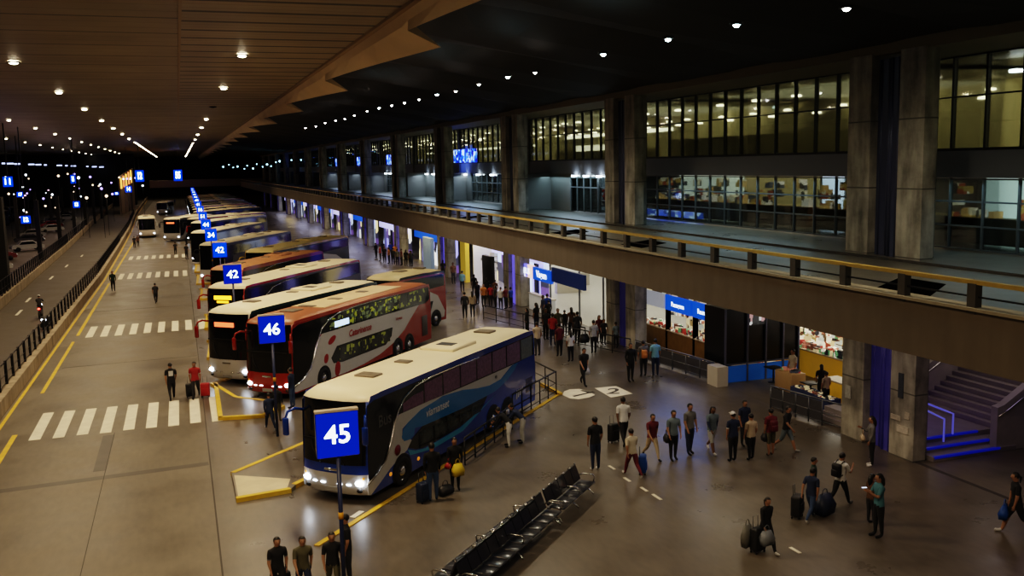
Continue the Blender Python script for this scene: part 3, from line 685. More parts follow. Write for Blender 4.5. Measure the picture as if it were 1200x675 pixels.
# --- coach 46: red and white double decker
H2, L2 = 3.86, 14.8
CH2 = [(.0, .66), (.4, .74), (.85, .9), (1.4, 1.25), (1.8, 1.8), (2.05, 2.3), (2.51, 2.95), (3.23, 3.32), (4.15, 3.53), (6.14, 3.62), (8.29, 3.62), (10.5, 3.56)]
wh2 = [(0, .66), (.4, .74), (.85, .9), (1.4, 1.25), (1.8, 1.8), (2.05, 2.3), (2.6, 2.74), (7, 2.68), (13.1, 2.6), (11.9, 1.9), (11.2, 1.45), (9.93, .95), (8.27, .58), (6.49, .4), (4.84, .34), (.2, .34), (0, .4)]
fg2 = [(.0, .9), (.12, 3.35), (.6, 3.5), (4.15, 3.56), (3.23, 3.32), (2.51, 2.95), (2.05, 2.3), (1.8, 1.8), (1.4, 1.25), (.85, .9), (.4, .74), (.0, .68)]
uw2 = [(2.35, 2.72), (2.55, 3.0), (3.23, 3.3), (4.15, 3.5), (6.14, 3.58), (10.5, 3.56), (14.4, 3.5), (14.5, 2.75), (13.9, 2.58), (7, 2.68)]
lw2 = [(3.3, 1.35), (3.88, 1.86), (9.76, 1.82), (9.6, 1.35), (8.9, .98), (4.4, .95), (3.5, 1.05)]
st46 = dict(front=REDB, pillar=REDB, roof=mat('roof red to cream', (.36, .13, .06), .4, noise=.5, nscale=.45), rear=REDB, side=REDB, edge=REDO, mirror=REDB, detail=2, headbar=True, wheels=[2.6, 10.3, 11.7], chrome=CH2,
    decals=[('livery_sweep', wh2, BW, 1, True, 'white side panel'), ('side_glass', fg2, GLASSB, 2, True), ('window_band', uw2, GLASSB, 2), ('lower_window', lw2, GLASSB, 2)],
    hatches=[(2.2, .8, .9), (3.6, .9, .4), (6.2, .7, .5), (9, .6, .5)], ac=False)
b46 = build_bus('coach', 'red and white double decker coach with yellow lit windows behind sign 46', (4.5, 44.3), 49.5, L2, 2.6, H2, st46)
for k in range(9):
    a_, b_ = 3.3+k*1.2, 3.3+(k+1)*1.2-.09
    MB().poly([(a_, 2.78), (a_, 3.3 if k == 0 else 3.48), (b_, 3.42 if k == 0 else 3.5), (b_, 2.76)], lambda u, v: (u, -.02, v), 0, lambda u, v: (u, -.01, v)).build('lit_pane', LITW if k < 6 else LITW2, b46)
for k in range(5):
    a_ = 4.1+k*1.08; MB().poly([(a_, 1.1), (a_, 1.74), (a_+.98, 1.74), (a_+.98, 1.1)], lambda u, v: (u, -.02, v), 0, lambda u, v: (u, -.01, v)).build('lit_pane', LITW2, b46)
MB().box(3.75, -.035, 2.82, 5.1, -.02, 3.12).build('side_display', emat('pale display', (.45, .65, 1), 1.8), b46)
RT = mat('red decal', (.3, .02, .02), .4)
lettering(b46, 'Catarinense', 6.2, 2.26, .48, RT, lab='red slanted lettering on the white side')
lettering(b46, 'Viagens', 10.5, 2.2, .26, RT)
for (x, z, a_, b_) in ((3.45, 2.25, .36, .17), (2.85, 1.42, .2, .22), (3.85, .7, .26, .36)):
    MB().poly([(x+a_*math.cos(q), z+b_*math.sin(q)+.3*a_*math.cos(q)) for q in [2*math.pi*k/14 for k in range(14)]], lambda u, v: (u, -.02, v), 0, lambda u, v: (u, -.008, v)).build('emblem', RT, b46)
MB().rbox((13.75, -.01, 1.25), (.7, .04, 1.2), .015).build('engine_grille', mat('grille grey', (.07, .06, .06), .5), b46)
MB().box(3.4, .35, H2-.02, 11.6, 2.25, H2+.03).build('roof_panel', mat('worn cream roof', (.72, .56, .36), .4, noise=.25, nscale=.6), b46)

# --- the rest of the row
DK = mat('coach dark side', (.012, .014, .016), .4, coat=.1)
GRYB = mat('coach silver side', (.27, .26, .29), .6)
TEAL = mat('coach teal edge', (.02, .06, .08), .3, coat=.5)
YELB = mat('coach yellow', (.75, .5, .04), .35, coat=.5)
def generic_decals(L, H, sweep, lower, band=DK):
    return [('window_band', [(.1, H-1.35), (.15, H-.4), (L-.35, H-.42), (L-.3, H-1.2), (L-2, H-1.25), (3.5, H-1.3)], GLASSB, 1),
            ('side_glass', [(.02, .9), (.12, H-.45), (2.6, H-.45), (2.0, H-1.3), (1.5, 1.6), (.9, 1.0)], GLASSB, 2),
            ('livery_sweep', [(.0, .62), (.9, 1.0), (1.5, 1.6), (2.0, H-1.38), (L*.62, H-1.4), (L*.8, H-1.8), (L-.3, .9), (L-.4, .5), (2, .36), (.1, .36)], sweep, 1, True),
            ('lower_window', [(3.6, 1.1), (3.9, 1.75), (L*.62, 1.75), (L*.58, 1.1)], GLASSB, 2)]
def quick_bus(label, p0, p1, H, roof, edge, sweep, side, front, mirror, Lmax=15., name='coach', head=HEADD, W=2.6, ang=None, wheels=None, **kw):
    a_ = at(*p0, H) if isinstance(p0[0], (int, float)) and len(p0) == 2 else Vector((*p0[0], 0))
    b_ = at(*p1, H) if p1 else None
    if b_: an = math.degrees(math.atan2(b_.y-a_.y, b_.x-a_.x)); L = min(Lmax, (b_-a_).length)
    else: an = ang; L = Lmax
    if ang is not None: an = ang
    st = dict(front=front, pillar=front, roof=roof, rear=side, side=side, edge=edge, mirror=mirror, head=head, decals=generic_decals(L, H, sweep, None), hatches=[(2.2, .8, .6), (L*.45, .6, .4), (L*.8, .8, .5)],
              wheels=wheels or [2.2, L-3.6], **kw)
    if kw.get('chrome_on'): pass
    return build_bus(name, label, (a_.x, a_.y), an, L, W, H, st)
c3 = [(.0, .66), (.85, .95), (1.4, 1.35), (1.8, 1.9), (2.1, 2.4), (2.6, 2.95), (3.4, 3.3), (5, 3.5), (8, 3.5)]
quick_bus('white roofed coach with teal roof edge just behind the red and white double decker', (290, 362), (459, 322.5), 3.9, CREAM, TEAL, GRYB, DK, BW, REDB, 12.8, head=HEAD, disp=REDD, detail=2, chrome=c3)
quick_bus('short coach with red and white tail behind the red and white double decker', ((12.7, 58.6),), None, 3.85, mat('brown cream roof', (.5, .42, .25), .5, noise=.3, nscale=.5), DK, BW, REDB, DK, DK, 5.6, ang=41, head=BLACK, wheels=[2.9, 4.2], ac=False)
quick_bus('red edged coach with amber destination display behind the nearer sign 42', (285, 333), (440, 297), 3.9, CREAM, REDB, GRYB, DK, REDB, REDB, 16.5, disp=AMB, disp2=1, detail=2, chrome=c3, head=HEAD)
quick_bus('red fronted coach just past the one with the amber display', (283, 312), (380, 291), 3.9, mat('rust roof', (.42, .2, .1), .5, noise=.3), REDB, DK, REDB, REDB, REDB, 14, chrome=c3)
quick_bus('yellow fronted coach with cream roof and white and red tail', (318, 292), (420, 272), 3.9, mat('cream yellow roof', (.75, .62, .3), .45), YELB, BW, DK, YELB, YELB, 17)
quick_bus('black sided coach with white roof, behind the yellow fronted coach', (262, 284), (368, 264), 3.9, CREAM, DK, GRYB, DK, BW, DK, 17)
quick_bus('cream roofed dark coach, second past the yellow fronted coach', (248, 270), (345, 253), 3.9, CREAM, DK, DK, DK, DK, DK, 17)
quick_bus('cream roofed dark coach, third past the yellow fronted coach', (243, 259), (340, 247), 3.9, CREAM, TEAL, DK, DK, DK, REDB, 18)
words = ['fourth', 'fifth', 'sixth', 'seventh', 'eighth', 'ninth', 'tenth', 'eleventh', 'twelfth', 'thirteenth', 'fourteenth', 'fifteenth']
ROOFS = [CREAM, mat('cream roof b', (.7, .58, .38), .5), mat('cream roof c', (.5, .4, .25), .5)]
for k, Y in enumerate([149, 173, 185, 197, 209, 221, 233, 245, 257, 269, 281]):
    quick_bus('cream roofed coach far down the row, %s past the yellow fronted coach' % words[k], ((2.8 if k < 1 else 4.0, Y),), None, 3.8, ROOFS[k % 3], DK if k % 3 else REDB, DK, DK, [DK, BW, REDB][k % 3], DK, 17, ang=51)
# coaches driving in the bus road
quick_bus('grey and white coach with red destination display turning in the bus road', ((-.2, 153.7),), None, 3.7, CREAM, DK, BW, GRYB, BW, DK, 11.5, ang=61, disp=REDD, W=2.8)
quick_bus('small white and red coach driving towards the camera at the left of the bus road', ((-4.0, 166),), None, 3.4, CREAM, BW, BW, BW, mat('white front', (.6, .55, .5), .4), BW, 9, ang=92, W=2.6)
quick_bus('small pale coach far up the bus road near the cross bridge', ((-3.0, 252),), None, 3.2, CREAM, BW, BW, BW, BW, BW, 9, ang=80)

# ============================================================ NUMBER SIGNS
SB = emat('sign blue', (.0015, .02, .42), .85); SBD = emat('sign blue far', (.0, .05, 1.), 1.1); SW = emat('sign white', (.75, .88, 1), 3.2)
def number_sign(x, y, num, label, z=4.42, s=1.04, hh=1.12, blue=SB, grp=None):
    t = thing('bay_sign', label, 'sign', (x, y, 0), group=grp)
    MB().tube([(0, .06, 0), (0, .06, z-hh/2)], .055, 10).build('pole', mat('navy pole', (.02, .03, .09), .4), t)
    MB().tube([(0, .06, 2.28), (0, .06, 2.45)], .062, 10).build('pole_band', mat('orange band', (.7, .35, .02), .5), t)
    p = MB().rbox((0, .06, z), (s, .16, hh), .03).build('sign_panel', BLUEB, t)
    MB().box(-s/2, -.04, z+hh/2, s/2, .16, z+hh/2+.05).build('panel_cap', mat('beige cap', (.5, .42, .34), .5), p)
    MB().box(-s/2+.02, -.035, z-hh/2+.02, s/2-.02, -.02, z+hh/2-.02).build('sign_face', blue, p)
    text_mb(num, .62*s, 0, lambda u, v: (u, -.045, z+v-.01), bold=.018).build('numeral', SW, p)
    return t
g = at(395.5, 509, 4.42); number_sign(g.x, g.y, '45', 'large blue sign reading 45 on a pole before the blue and white coach', 4.42)
g = at(318.5, 386, 4.42); number_sign(g.x, g.y, '46', 'blue sign reading 46 on a pole before the red and white double decker')
g = at(272.5, 321.5, 4.75); number_sign(g.x, g.y, '42', 'nearer blue sign reading 42 before the coach with the amber display', 4.75)
g = at(257.5, 293, 4.75); number_sign(g.x, g.y, '42', 'farther blue sign reading 42, beside the yellow fronted coach', 4.75, blue=SBD)
nm = ['34', '44', '51', '56', '41', '40', '39', '38', '37', '36', '35']
for k, (px, py) in enumerate([(247.2, 275.5), (241.3, 263.3), (237.6, 253.5), (234.6, 245.8), (232.2, 239.6), (230.4, 235), (229, 231.5), (227.8, 228.5), (226.8, 226), (226.0, 224), (225.3, 222)]):
    g = at(px, py, 4.75); number_sign(g.x, g.y, nm[k], z=4.75, label= 'small far blue bay sign in the row, %s past the farther sign 42' % (['first', 'second', 'third']+words)[k] if False else 'small far blue bay sign, %s beyond the farther sign reading 42' % ['first', 'second', 'third', 'fourth', 'fifth', 'sixth', 'seventh', 'eighth', 'ninth', 'tenth', 'eleventh'][k], blue=SBD, grp='blue bay signs down the row')
# hanging boards at the far end and signs of the other platform
def board(px0, py0, px1, py1, Y, txt, label, e=2.5):
    def py_(px, py): r = MW @ camv((px, py)); t = Y/r.y; return Vector((r.x*t, Y, HC+r.z*t))
    a_, b_ = py_(px0, py1), py_(px1, py0); w, h = b_.x-a_.x, b_.z-a_.z
    t = thing('hanging_board', label, 'sign', (a_.x, Y, a_.z))
    MB().box(0, 0, 0, w, .3, h).build('board_face', SBD, t)
    text_mb(txt, h*.8, 0, lambda u, v: (w/2+u*w/h*.75, -.05, h/2+v), bold=.05).build('lettering', emat('board white', (.55, .75, 1), 6), t)
    MB().box(w/2-.06, .1, h, w/2+.06, .2, max(h+1, 16.5-a_.z)).build('hanger', DARK, t)
board(159, 199.5, 168, 213, 210, '12', 'bright blue lit board hanging beyond the small white and red coach')
board(204, 199, 213, 212, 290, '55', 'bright blue lit board hanging over the middle of the bus road', 3)
board(4, 207, 14, 219, 120, '1 1', 'blue lit board high at the very left edge of the frame', 2)
board(25, 253, 35, 262, 130, '12', 'lower blue sign of two digits near the left edge, above the side lane fence')
board(86, 236, 93, 243.5, 170, '13', 'small blue sign on the dark platform left of the motorcycle lane bend')
board(147, 218, 154, 225.5, 240, '14', 'blue sign on the dark platform closest to the orange lit facade')
board(134, 225, 139, 228.5, 250, '15', 'very small blue sign just left of the one closest to the orange facade')
board(83, 205, 88, 215, 200, '16', 'narrow pale blue board high above the dark platform')
board(20, 225, 27, 231, 160, '17', 'tiny pale blue board just above the lower blue sign near the left edge')

# ============================================================ CEILING LAMPS
WL = emat('warm lamp', (1, .84, .58), 75); WLF = emat('warm lamp far', (1, .82, .55), 45); CLM = emat('cool roof lamp', (.6, .9, 1), 70); NL = emat('neutral lamp', (1, .95, .9), 35)
OFFM = mat('unlit lamp', (.05, .045, .04), .4)
def ceiling_lamp(x, y, z, label, grp, m=WL, energy=0, col=(1, .77, .5), r=.2):
    t = thing('ceiling_lamp', label, 'lamp', (x, y, z), group=grp)
    MB().lathe([(r+.08, 0), (r+.1, -.06), (r, -.08), (r, -.02)], (0, 0, 0), n=14).build('lamp_ring', DARK, t)
    MB().lathe([(0, -.15), (r*.6, -.13), (r*.95, -.08), (r*1.05, -.03)], (0, 0, 0), n=14).build('lamp_lens', m, t)
    if energy: lamp('SPOT', (0, 0, -.32), energy, col, t, .35, (0, 0, 0), 165)
    return t
E0 = 3400
for k, Y in enumerate([-10, 10, 30, 50, 70, 91, 112.4, 134.5, 160, 186]):
    ceiling_lamp(3.4, Y, 16.48, 'warm round ceiling lamp in the row nearest the saw-toothed edge' if k != 5 else 'unlit round lamp in the row nearest the saw-toothed edge', 'warm lamps, right row', WL if k != 5 else OFFM, E0 if k != 5 else 0, r=.22)
for k, Y in enumerate([-6, 14, 34.5, 54.7, 74.3, 93.7, 114.3, 134.3, 155, 177]):
    ceiling_lamp(-7.5, Y, 16.48, 'warm round ceiling lamp in the long row over the barrier', 'warm lamps, middle row', WL, E0, r=.22)
for k in range(14):
    Y = 72+k*20; ceiling_lamp(-16.3, Y, 16.48, 'warm ceiling lamp in the first short row at the left', 'warm lamps, left row', WLF, E0*.15 if k < 6 else 0)
for k in range(14):
    Y = 150+k*19.8; ceiling_lamp(-25.3, Y, 16.48, 'warm ceiling lamp in the outermost row at the left', 'warm lamps, outermost row', WLF, 0)
for k in range(30):
    Y = 198+k*7; ceiling_lamp(-7.4, Y, 16.48, 'tiny far lamp at the end of the row over the barrier', 'far warm lamps, middle row', WLF, 1500 if k % 5 == 0 else 0)
    if k % 2 == 0: ceiling_lamp(3.4, Y+12, 16.48, 'tiny far lamp at the end of the row near the saw-toothed edge', 'far warm lamps, right row', WLF, 0)
for i, (px, py) in enumerate([(863, 26), (783, 43), (707, 61), (595, 88), (512, 109), (444, 125)]):
    g = at(px, py, 14.6); ceiling_lamp(g.x, g.y, 14.6, 'bluish white lamp under the dark roof, %s from the right' % ['first', 'second', 'third', 'fourth', 'fifth', 'sixth'][i], 'bluish lamps under the dark roof', CLM, 50, (.6, .88, 1), .1)
for i, (px, py) in enumerate([(992, 7), (627, 83), (561, 97), (534, 105), (491, 115), (474, 119), (459, 122), (430, 129), (415, 134), (404, 138), (393, 140), (381, 143), (370, 147), (358, 149)]):
    g = at(px, py, 15.0); ceiling_lamp(g.x, g.y, 15.0, 'small white lamp under the dark roof' if i else 'white lamp under the dark roof nearest the top right', 'small white lamps under the dark roof' if i else None, NL, [900, 1100, 900, 0, 900, 0, 900][i] if i < 7 else 0, (1, .85, .62), r=.085 if i else .12)
for i in range(34):   # far cool lamps over the deck end
    px = 262+i*5.6+rnd.uniform(-2, 2); py = 197-abs(i-4)*.75+rnd.uniform(-2.5, 2.5); r_ = MW @ camv((px, py)); Y = 275-i*3.2; tt = Y/r_.y
    tag(MB().ball((r_.x*tt, Y, HC+r_.z*tt), .15 if i % 3 else .22, 0, 8, 5).build('hanging_lamp', [emat('cyan far lamp', (.35, .8, 1), 5), emat('blue far lamp', (.1, .2, 1), 8)][1 if i > 14 and i % 2 else 0]), 'tiny bluish lamp far along the deck roof', 'lamp', 'tiny bluish lamps far along the deck')
# ============================================================ CONCOURSE UNDER THE DECK
struct(MB().box(44, -12, 0, 44.3, 300, 5.6).build('wall_back', mat('concourse back wall', (.4, .38, .34), .7, noise=.2, nscale=.4)))
WOOD = mat('brown wood panel', (.3, .17, .05), .45, noise=.3, nscale=3)
SIGNB = mat('shop sign blue', (.01, .08, .5), .4, emit=.5, ecol=(.005, .1, .8))
GOODS2 = cell_mat('counter goods', [(.75, .7, .6), (.3, .04, .03), (.02, .02, .02), (.8, .78, .7), (.12, .05, .03), (.6, .5, .3), (.05, .05, .06), (.35, .15, .1), (.1, .25, .12)], 3.2, .35)
def kiosk(y0, y1, X, label, sign, txt, wallc=(.8, .7, .45), em=1.1, top=3.32, sgm=None, depth=3.0, counter=True, frontm=None):
    t = thing('ticket_kiosk', label, 'kiosk', (X, y0, 0)); w = y1-y0
    MB().box(depth, 0, 0, depth+.1, w, top).box(0, 0, top, depth, w, top+.08).build('kiosk_shell', cell_mat('kiosk wall '+label[:14], [wallc, (.1, .06, .03), (.6, .5, .3), wallc, (.25, .05, .03), (.04, .04, .05), (.5, .55, .5), (.35, .25, .1)], 2.2, em*.32, .6, (1, 1, 1.4)), t)  # shell cells glow to imitate a brightly lit kiosk interior
    MB().box(0, -.09, 0, .25, .09, top).box(0, w-.09, 0, .25, w+.09, top).build('kiosk_post', DARK, t)
    if counter:
        MB().box(.02, .09, 0, .5, w-.09, 1.25).build('counter_front', frontm or WOOD, t)
        MB().box(-.05, .09, 1.25, .6, w-.09, 1.31).build('countertop', mat('pale countertop', (.7, .6, .45), .3), t)
    sg = MB().box(-.12, .1, 2.48, .0, w-.1, top).build('sign_board', sgm or SIGNB, t)
    if txt: text_mb(txt, .36, 0, lambda u, v: (-.13, w/2-u, 2.86+v)).build('lettering', emat('sign letters', (.8, .9, 1), 2.2), sg)
    g = MB()
    for k in range(int(w*26)):
        yy = rnd.uniform(.15, w-.35); z = rnd.choice([1.31]*4+[1.7, 2.05]); s = rnd.uniform(.08, .26); x = rnd.uniform(0, .4) if z < 1.5 else rnd.uniform(1.5, 2.6)
        g.box(x, yy, z, x+s, yy+s*1.2, z+s*rnd.uniform(.6, 1.6))
    for k in range(int(w*8)):
        yy = rnd.uniform(.15, w-.5); z = rnd.uniform(1.2, 2.3); g.box(depth-.35, yy, z, depth-.02, yy+rnd.uniform(.1, .45), z+rnd.uniform(.1, .3))
    o = g.build('goods', GOODS2, t); o['kind'] = 'stuff'
    lamp('AREA', (depth*.5, w/2, top-.15), 24*em*w/3, (1, .9, .72), t, 1.6, None, sy=w*.9)
    return t
kiosk(46.9, 49.9, 25.5, 'ticket kiosk with pale unlit sign board, left of the two blue signs', 1, None, sgm=mat('pale sign board', (.5, .52, .6), .5, emit=.25))  # unlit board, faint glow put into its colour
kiosk(43.9, 46.9, 25.5, 'ticket kiosk under the first blue sign, middle of the three', 1, 'Passagens')
kiosk(40.9, 43.9, 25.5, 'ticket kiosk under the second blue sign, next to the black booths', 1, 'Reunidas-SP')
# black booths with blue low wall (faces the camera)
t = thing('dark_booth', 'row of closed black booths above a low blue wall between posts', 'booth', (24.4, 39.0, 0))
MB().box(.05, .1, .85, 4.3, 2.0, 3.6).build('booth_body', mat('booth black', (.006, .006, .008), .3), t)
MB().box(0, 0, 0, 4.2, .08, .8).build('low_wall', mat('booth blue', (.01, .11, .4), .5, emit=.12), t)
for x in (.02, 1.25, 2.3, 3.3, 4.2): MB().box(x-.04, -.04, 0, x+.04, .06, 3.6).build('post', mat('booth post', (.12, .13, .2), .4, .3), t)
MB().box(0, -.02, .86, 4.25, .04, .93).build('rail', MATS['booth post'], t)
MB().box(-.8, -.6, 0, -.2, .3, .95).build('concrete_block', mat('pale block', (.5, .47, .42), .7), t)
MB().box(1.35, -.03, 2.75, 2.2, .0, 3.3).build('notice', cell_mat('notice cells', [(.03, .03, .03), (.7, .7, .7), (.5, .3, .3), (.05, .05, .05)], 3.5, .5), t)
# food shop right of it
kiosk(32.2, 46.0, 28.9, 'bright snack bar with yellow counter behind the glass rail', 1, None, (.85, .8, .65), 1.6, 3.4, sgm=mat('snack sign', (.75, .75, .7), .5, emit=.8), frontm=mat('yellow counter', (.75, .42, .03), .4, emit=.1))
t = thing('display_counter', 'small yellow display counter standing before the snack bar', 'counter', (26.9, 33.6, 0), R(0))
MB().rbox((0, 0, .5), (.8, 1.6, 1.0), .04).build('counter_body', MATS['yellow counter'], t); MB().box(-.42, -.8, 1.0, .42, .8, 1.06).build('countertop', MATS['pale countertop'], t)
t = thing('display_counter', 'tan counter with goods near the person in the cream shirt', 'counter', (26.4, 36.6, 0))
MB().rbox((0, 0, .45), (.8, 1.3, .9), .04).build('counter_body', mat('tan counter', (.6, .4, .2), .5), t)
g = MB()
for k in range(14): g.box(*(lambda x, y, s: (x, y, .9, x+s, y+s, .9+s))(rnd.uniform(-.35, .2), rnd.uniform(-.6, .45), rnd.uniform(.08, .18)))
o = g.build('goods', GOODS2, t); o['kind'] = 'stuff'
for i, (x, y) in enumerate([(26.6, 38.2), (27.3, 35.2), (26.2, 34.8)]):
    t = thing('bistro_table', 'small dark square table by the snack bar', 'table', (x, y, 0), group='small tables by the snack bar')
    MB().rbox((0, 0, .74), (.7, .7, .04), .015).build('table_top', DARK, t); MB().tube([(0, 0, 0), (0, 0, .72)], .04).build('leg', DARK, t); MB().lathe([(0, .03), (.25, .02), (.26, 0)], (0, 0, 0)).build('base', DARK, t)
# railings
def railing(p, q, label, h=1.0, m=None, n=None, panel=None, mid=True):
    p = Vector((*p, 0)); q = Vector((*q, 0)); d = q-p; L = d.length; a = math.atan2(d.y, d.x); m = m or DARK
    t = thing('railing', label, 'railing', p, a); n = n or max(2, round(L/1.5))
    MB().tube([(0, 0, h), (L, 0, h)], .035, 6).build('top_rail', m, t)
    if mid: MB().tube([(0, 0, h*.5), (L, 0, h*.5)], .02, 6).tube([(0, 0, .15), (L, 0, .15)], .02, 6).build('rail', m, t)
    for k in range(n+1): MB().tube([(L*k/n, 0, 0), (L*k/n, 0, h)], .03, 6).build('post', m, t)
    if panel:
        for k in range(n): MB().box(L*k/n+.05, -.01, .12, L*(k+1)/n-.05, .01, h-.08).build('panel', panel, t)
    return t
GREYR = mat('grey rail', (.14, .15, .17), .35, .6)
railing((23.55, 34.0), (24.0, 31.1), 'grey rail with dark panels in front of the snack bar', 1.05, GREYR, 4, mat('dark panel', (.05, .05, .06), .4))
railing((24.0, 31.1), (24.2, 29.9), 'short grey rail ending at the nearest pillar', 1.05, GREYR, 1)
railing((23.2, 46.2), (24.0, 39.3), 'grey rail with dark panels along the ticket kiosks', 1.0, GREYR, 6, MATS['dark panel'])
railing((20.8, 53.5), (23.1, 46.6), 'dark queue rail left of the ticket kiosks', 1.0, DARK, 5)
railing((19.6, 62.5), (22.3, 51.0), 'long dark queue rail through the waiting crowd', 1.0, DARK, 7)
a, b = at(601, 492), at(652, 462); railing(a[:2], b[:2], 'black cage rail behind the rear wheels of the blue and white coach', 1.1, BLACK, 5)
a = at(545, 545); b = at(600, 503); railing(a[:2], b[:2], 'low black rail along the near side of the blue and white coach', 1.0, BLACK, 5)
a, b = at(652, 463), at(627, 449); railing(a[:2], b[:2], 'short black rail behind the tail of the blue and white coach', 1.1, BLACK, 2)
a, b = at(657, 463), at(634, 451); d = (b-a).normalized()*.1; nn = Vector((-d.y, d.x, 0))
tag(MB().slab([(a-nn)[:2], (b-nn)[:2], (b+nn)[:2], (a+nn)[:2]], 0, .1).build('yellow_kerb', YEL), 'short yellow kerb closing the bay behind the blue and white coach', 'kerb')
struct(strip([(22.6, 10), (22.9, 60)], 0, .0, 0, .001).build('trim_6', FLOOR))
# goods on the floor along rails (merchandise crates)
for i, (px, py) in enumerate([(800, 432), (815, 436), (828, 440), (930, 468), (945, 474), (958, 480)]):
    g = at(px, py); t = thing('goods_crate', 'low crate with mixed goods behind the grey rail, %s from the left' % ['first', 'second', 'third', 'fourth', 'fifth', 'sixth'][i], 'crate', (g.x+.5, g.y, 0), R(rnd.uniform(80, 100)))
    MB().box(-.5, -.3, 0, .5, -.26, .5).box(-.5, .26, 0, .5, .3, .5).box(-.5, -.3, 0, -.46, .3, .5).box(.46, -.3, 0, .5, .3, .5).box(-.5, -.3, 0, .5, .3, .04).build('crate_body', mat('crate blue', (.06, .08, .2), .5), t)
    gg = MB()
    for k in range(10): x = rnd.uniform(-.42, .25); y = rnd.uniform(-.24, .1); s = rnd.uniform(.1, .2); gg.box(x, y, .3, x+s, y+s*.8, .3+s*1.3)
    o = gg.build('goods', GOODS2, t); o['kind'] = 'stuff'

# bay between pillars 2 and 3: bright hall with blue sign
HALL = mat('hall white wall', (.78, .76, .68), .5, noise=.3, nscale=.8, emit=.14, ecol=(.95, .92, .8))  # wall colour given a glow for the bright hall light
t = thing('ticket_hall', 'bright white ticket hall opening left of the second pillar', 'hall', (0, 0, 0))
MB().box(38, 52, 0, 38.2, 88, 5).box(25.2, 83, 0, 38, 83.2, 4.2).build('back_wall', HALL, t); MB().box(24.95, 52, .0, 38, 83, .02).build('bright_floor', mat('pale hall floor', (.6, .58, .5), .25), t)
g = MB()
for k in range(20): y = rnd.uniform(25.5, 35); z = rnd.uniform(.5, 2.4); w_ = rnd.uniform(.3, .9); g.box(y, 82.9, z, y+w_, 83, z+rnd.uniform(.2, .6))
g.build('wall_notice', cell_mat('notice greys', [(.5, .5, .45), (.2, .18, .15), (.7, .68, .6), (.4, .35, .25)], 1.5, .2), t)
for y in (56.5, 60.5, 66): MB().box(26, y-.05, 0, 26.1, y+.05, 3.2).build('glass_post', GREYR, t)
for (x_, y_) in ((29, 72), (31.5, 76)): MB().box(x_, y_, 0, x_+2.2, y_+.5, 1.1).build('desk', mat('pale desk', (.5, .46, .36), .5), t)
for y in (54, 61, 68, 75, 80): lamp('AREA', (30, y, 4.9), 110, (1, .96, .85), t, 4, None, sy=4)
t = thing('sign_fascia', 'long blue lit sign with white lettering over the ticket hall', 'sign', (24.2, 55.5, 0))
MB().box(0, 0, 2.55, .2, 5.6, 3.55).build('sign_board_dark', mat('navy awning', (.01, .03, .12), .4, emit=.15), t)
MB().box(-.05, 5.6, 2.35, .15, 9.2, 3.25).build('sign_board', SIGNB, t); MB().box(-.05, 9.2, 2.35, .15, 12.6, 3.3).build('sign_board_pale', cell_mat('pale violet sign', [(.3, .35, .9), (.6, .6, .95), (.12, .12, .7), (.8, .5, .4)], .8, 1.2), t)
text_mb('Viagem', .7, 0, lambda u, v: (-.08, 7.4-u, 2.8+v)).build('lettering', emat('sign letters', (.8, .9, 1), 2.2), t)
text_mb('ONIBUS', .6, 0, lambda u, v: (-.08, 10.9-u, 2.8+v)).build('lettering', emat('sign letters', (.8, .9, 1), 2.2), t)
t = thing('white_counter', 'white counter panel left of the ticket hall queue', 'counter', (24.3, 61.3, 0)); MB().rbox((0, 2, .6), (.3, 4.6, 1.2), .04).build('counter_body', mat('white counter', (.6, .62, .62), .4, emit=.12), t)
MB().box(-.2, -.3, 1.2, .2, 4.3, 1.26).build('countertop', mat('pale countertop', (.7, .6, .45)), t)
# farther bays
PALE = [(.5, .6, .8), (.35, .35, .9), (.8, .8, .75), (.9, .75, .35)]
for i in range(2, 11):
    y0 = PC[i]+1.95; y1 = PC[i+1]-2.45
    fm = cell_mat('far bay %d' % i, [PALE[(i+k) % 4] for k in range(4)]+[(.03, .03, .05), (.1, .06, .2), (.6, .7, .9), (.02, .02, .03)], .55, 1.0 if i < 4 else .8, .5, (1, 1, .6))  # cell colours emit, standing in for lit shop interiors
    t = thing('shop', 'brightly lit shop fronts under the deck, pillar bay %s past the ticket hall' % ['', '', 'one', 'two', 'three', 'four', 'five', 'six', 'seven', 'eight', 'nine'][i], 'shop', (27.5 if i < 3 else 25.8, y0, 0))
    MB().box(0, 0, 0, .2, y1-y0, 3.4).build('shop_wall', fm, t)
    for k in range(4): MB().box(-.25, (y1-y0)*(k+.5)/4-.25, 0, .0, (y1-y0)*(k+.5)/4+.25, 3.4).build('shop_post', mat('far post %d' % (k % 2), [(.02, .02, .03), (.3, .3, .5)][k % 2], .5), t)
    MB().box(-.5, 0, 2.7, -.3, y1-y0, 3.4).build('sign_board', SIGNB if i % 2 else mat('far pale sign', (.5, .5, .8), .5, emit=.8, ecol=(.5, .5, 1)), t)
    lamp('AREA', (-2.2, (y1-y0)/2, 4.9), 170, [(1, .75, .3), (.75, .75, 1), (.7, .7, 1)][i % 3], t, 1.5, None, sy=12)
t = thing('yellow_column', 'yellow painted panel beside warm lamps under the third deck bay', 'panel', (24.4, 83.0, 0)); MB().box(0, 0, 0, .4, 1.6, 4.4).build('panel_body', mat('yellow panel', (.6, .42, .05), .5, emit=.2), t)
for y in (76, 79, 82): tag(MB().ball((24.6, y, 3.9), .22, 0, 8, 6).build('pendant_lamp', emat('amber lamp', (1, .65, .15), 9)), 'amber pendant lamp under the deck past the ticket hall', 'lamp', 'amber pendant lamps')
t = thing('black_totem', 'tall black panel standing under the deck left of the third pillar', 'panel', (23.4, 72.0, 0)); MB().rbox((0, 1, 1.7), (.4, 2.2, 3.4), .05).build('panel_body', BLACK, t)
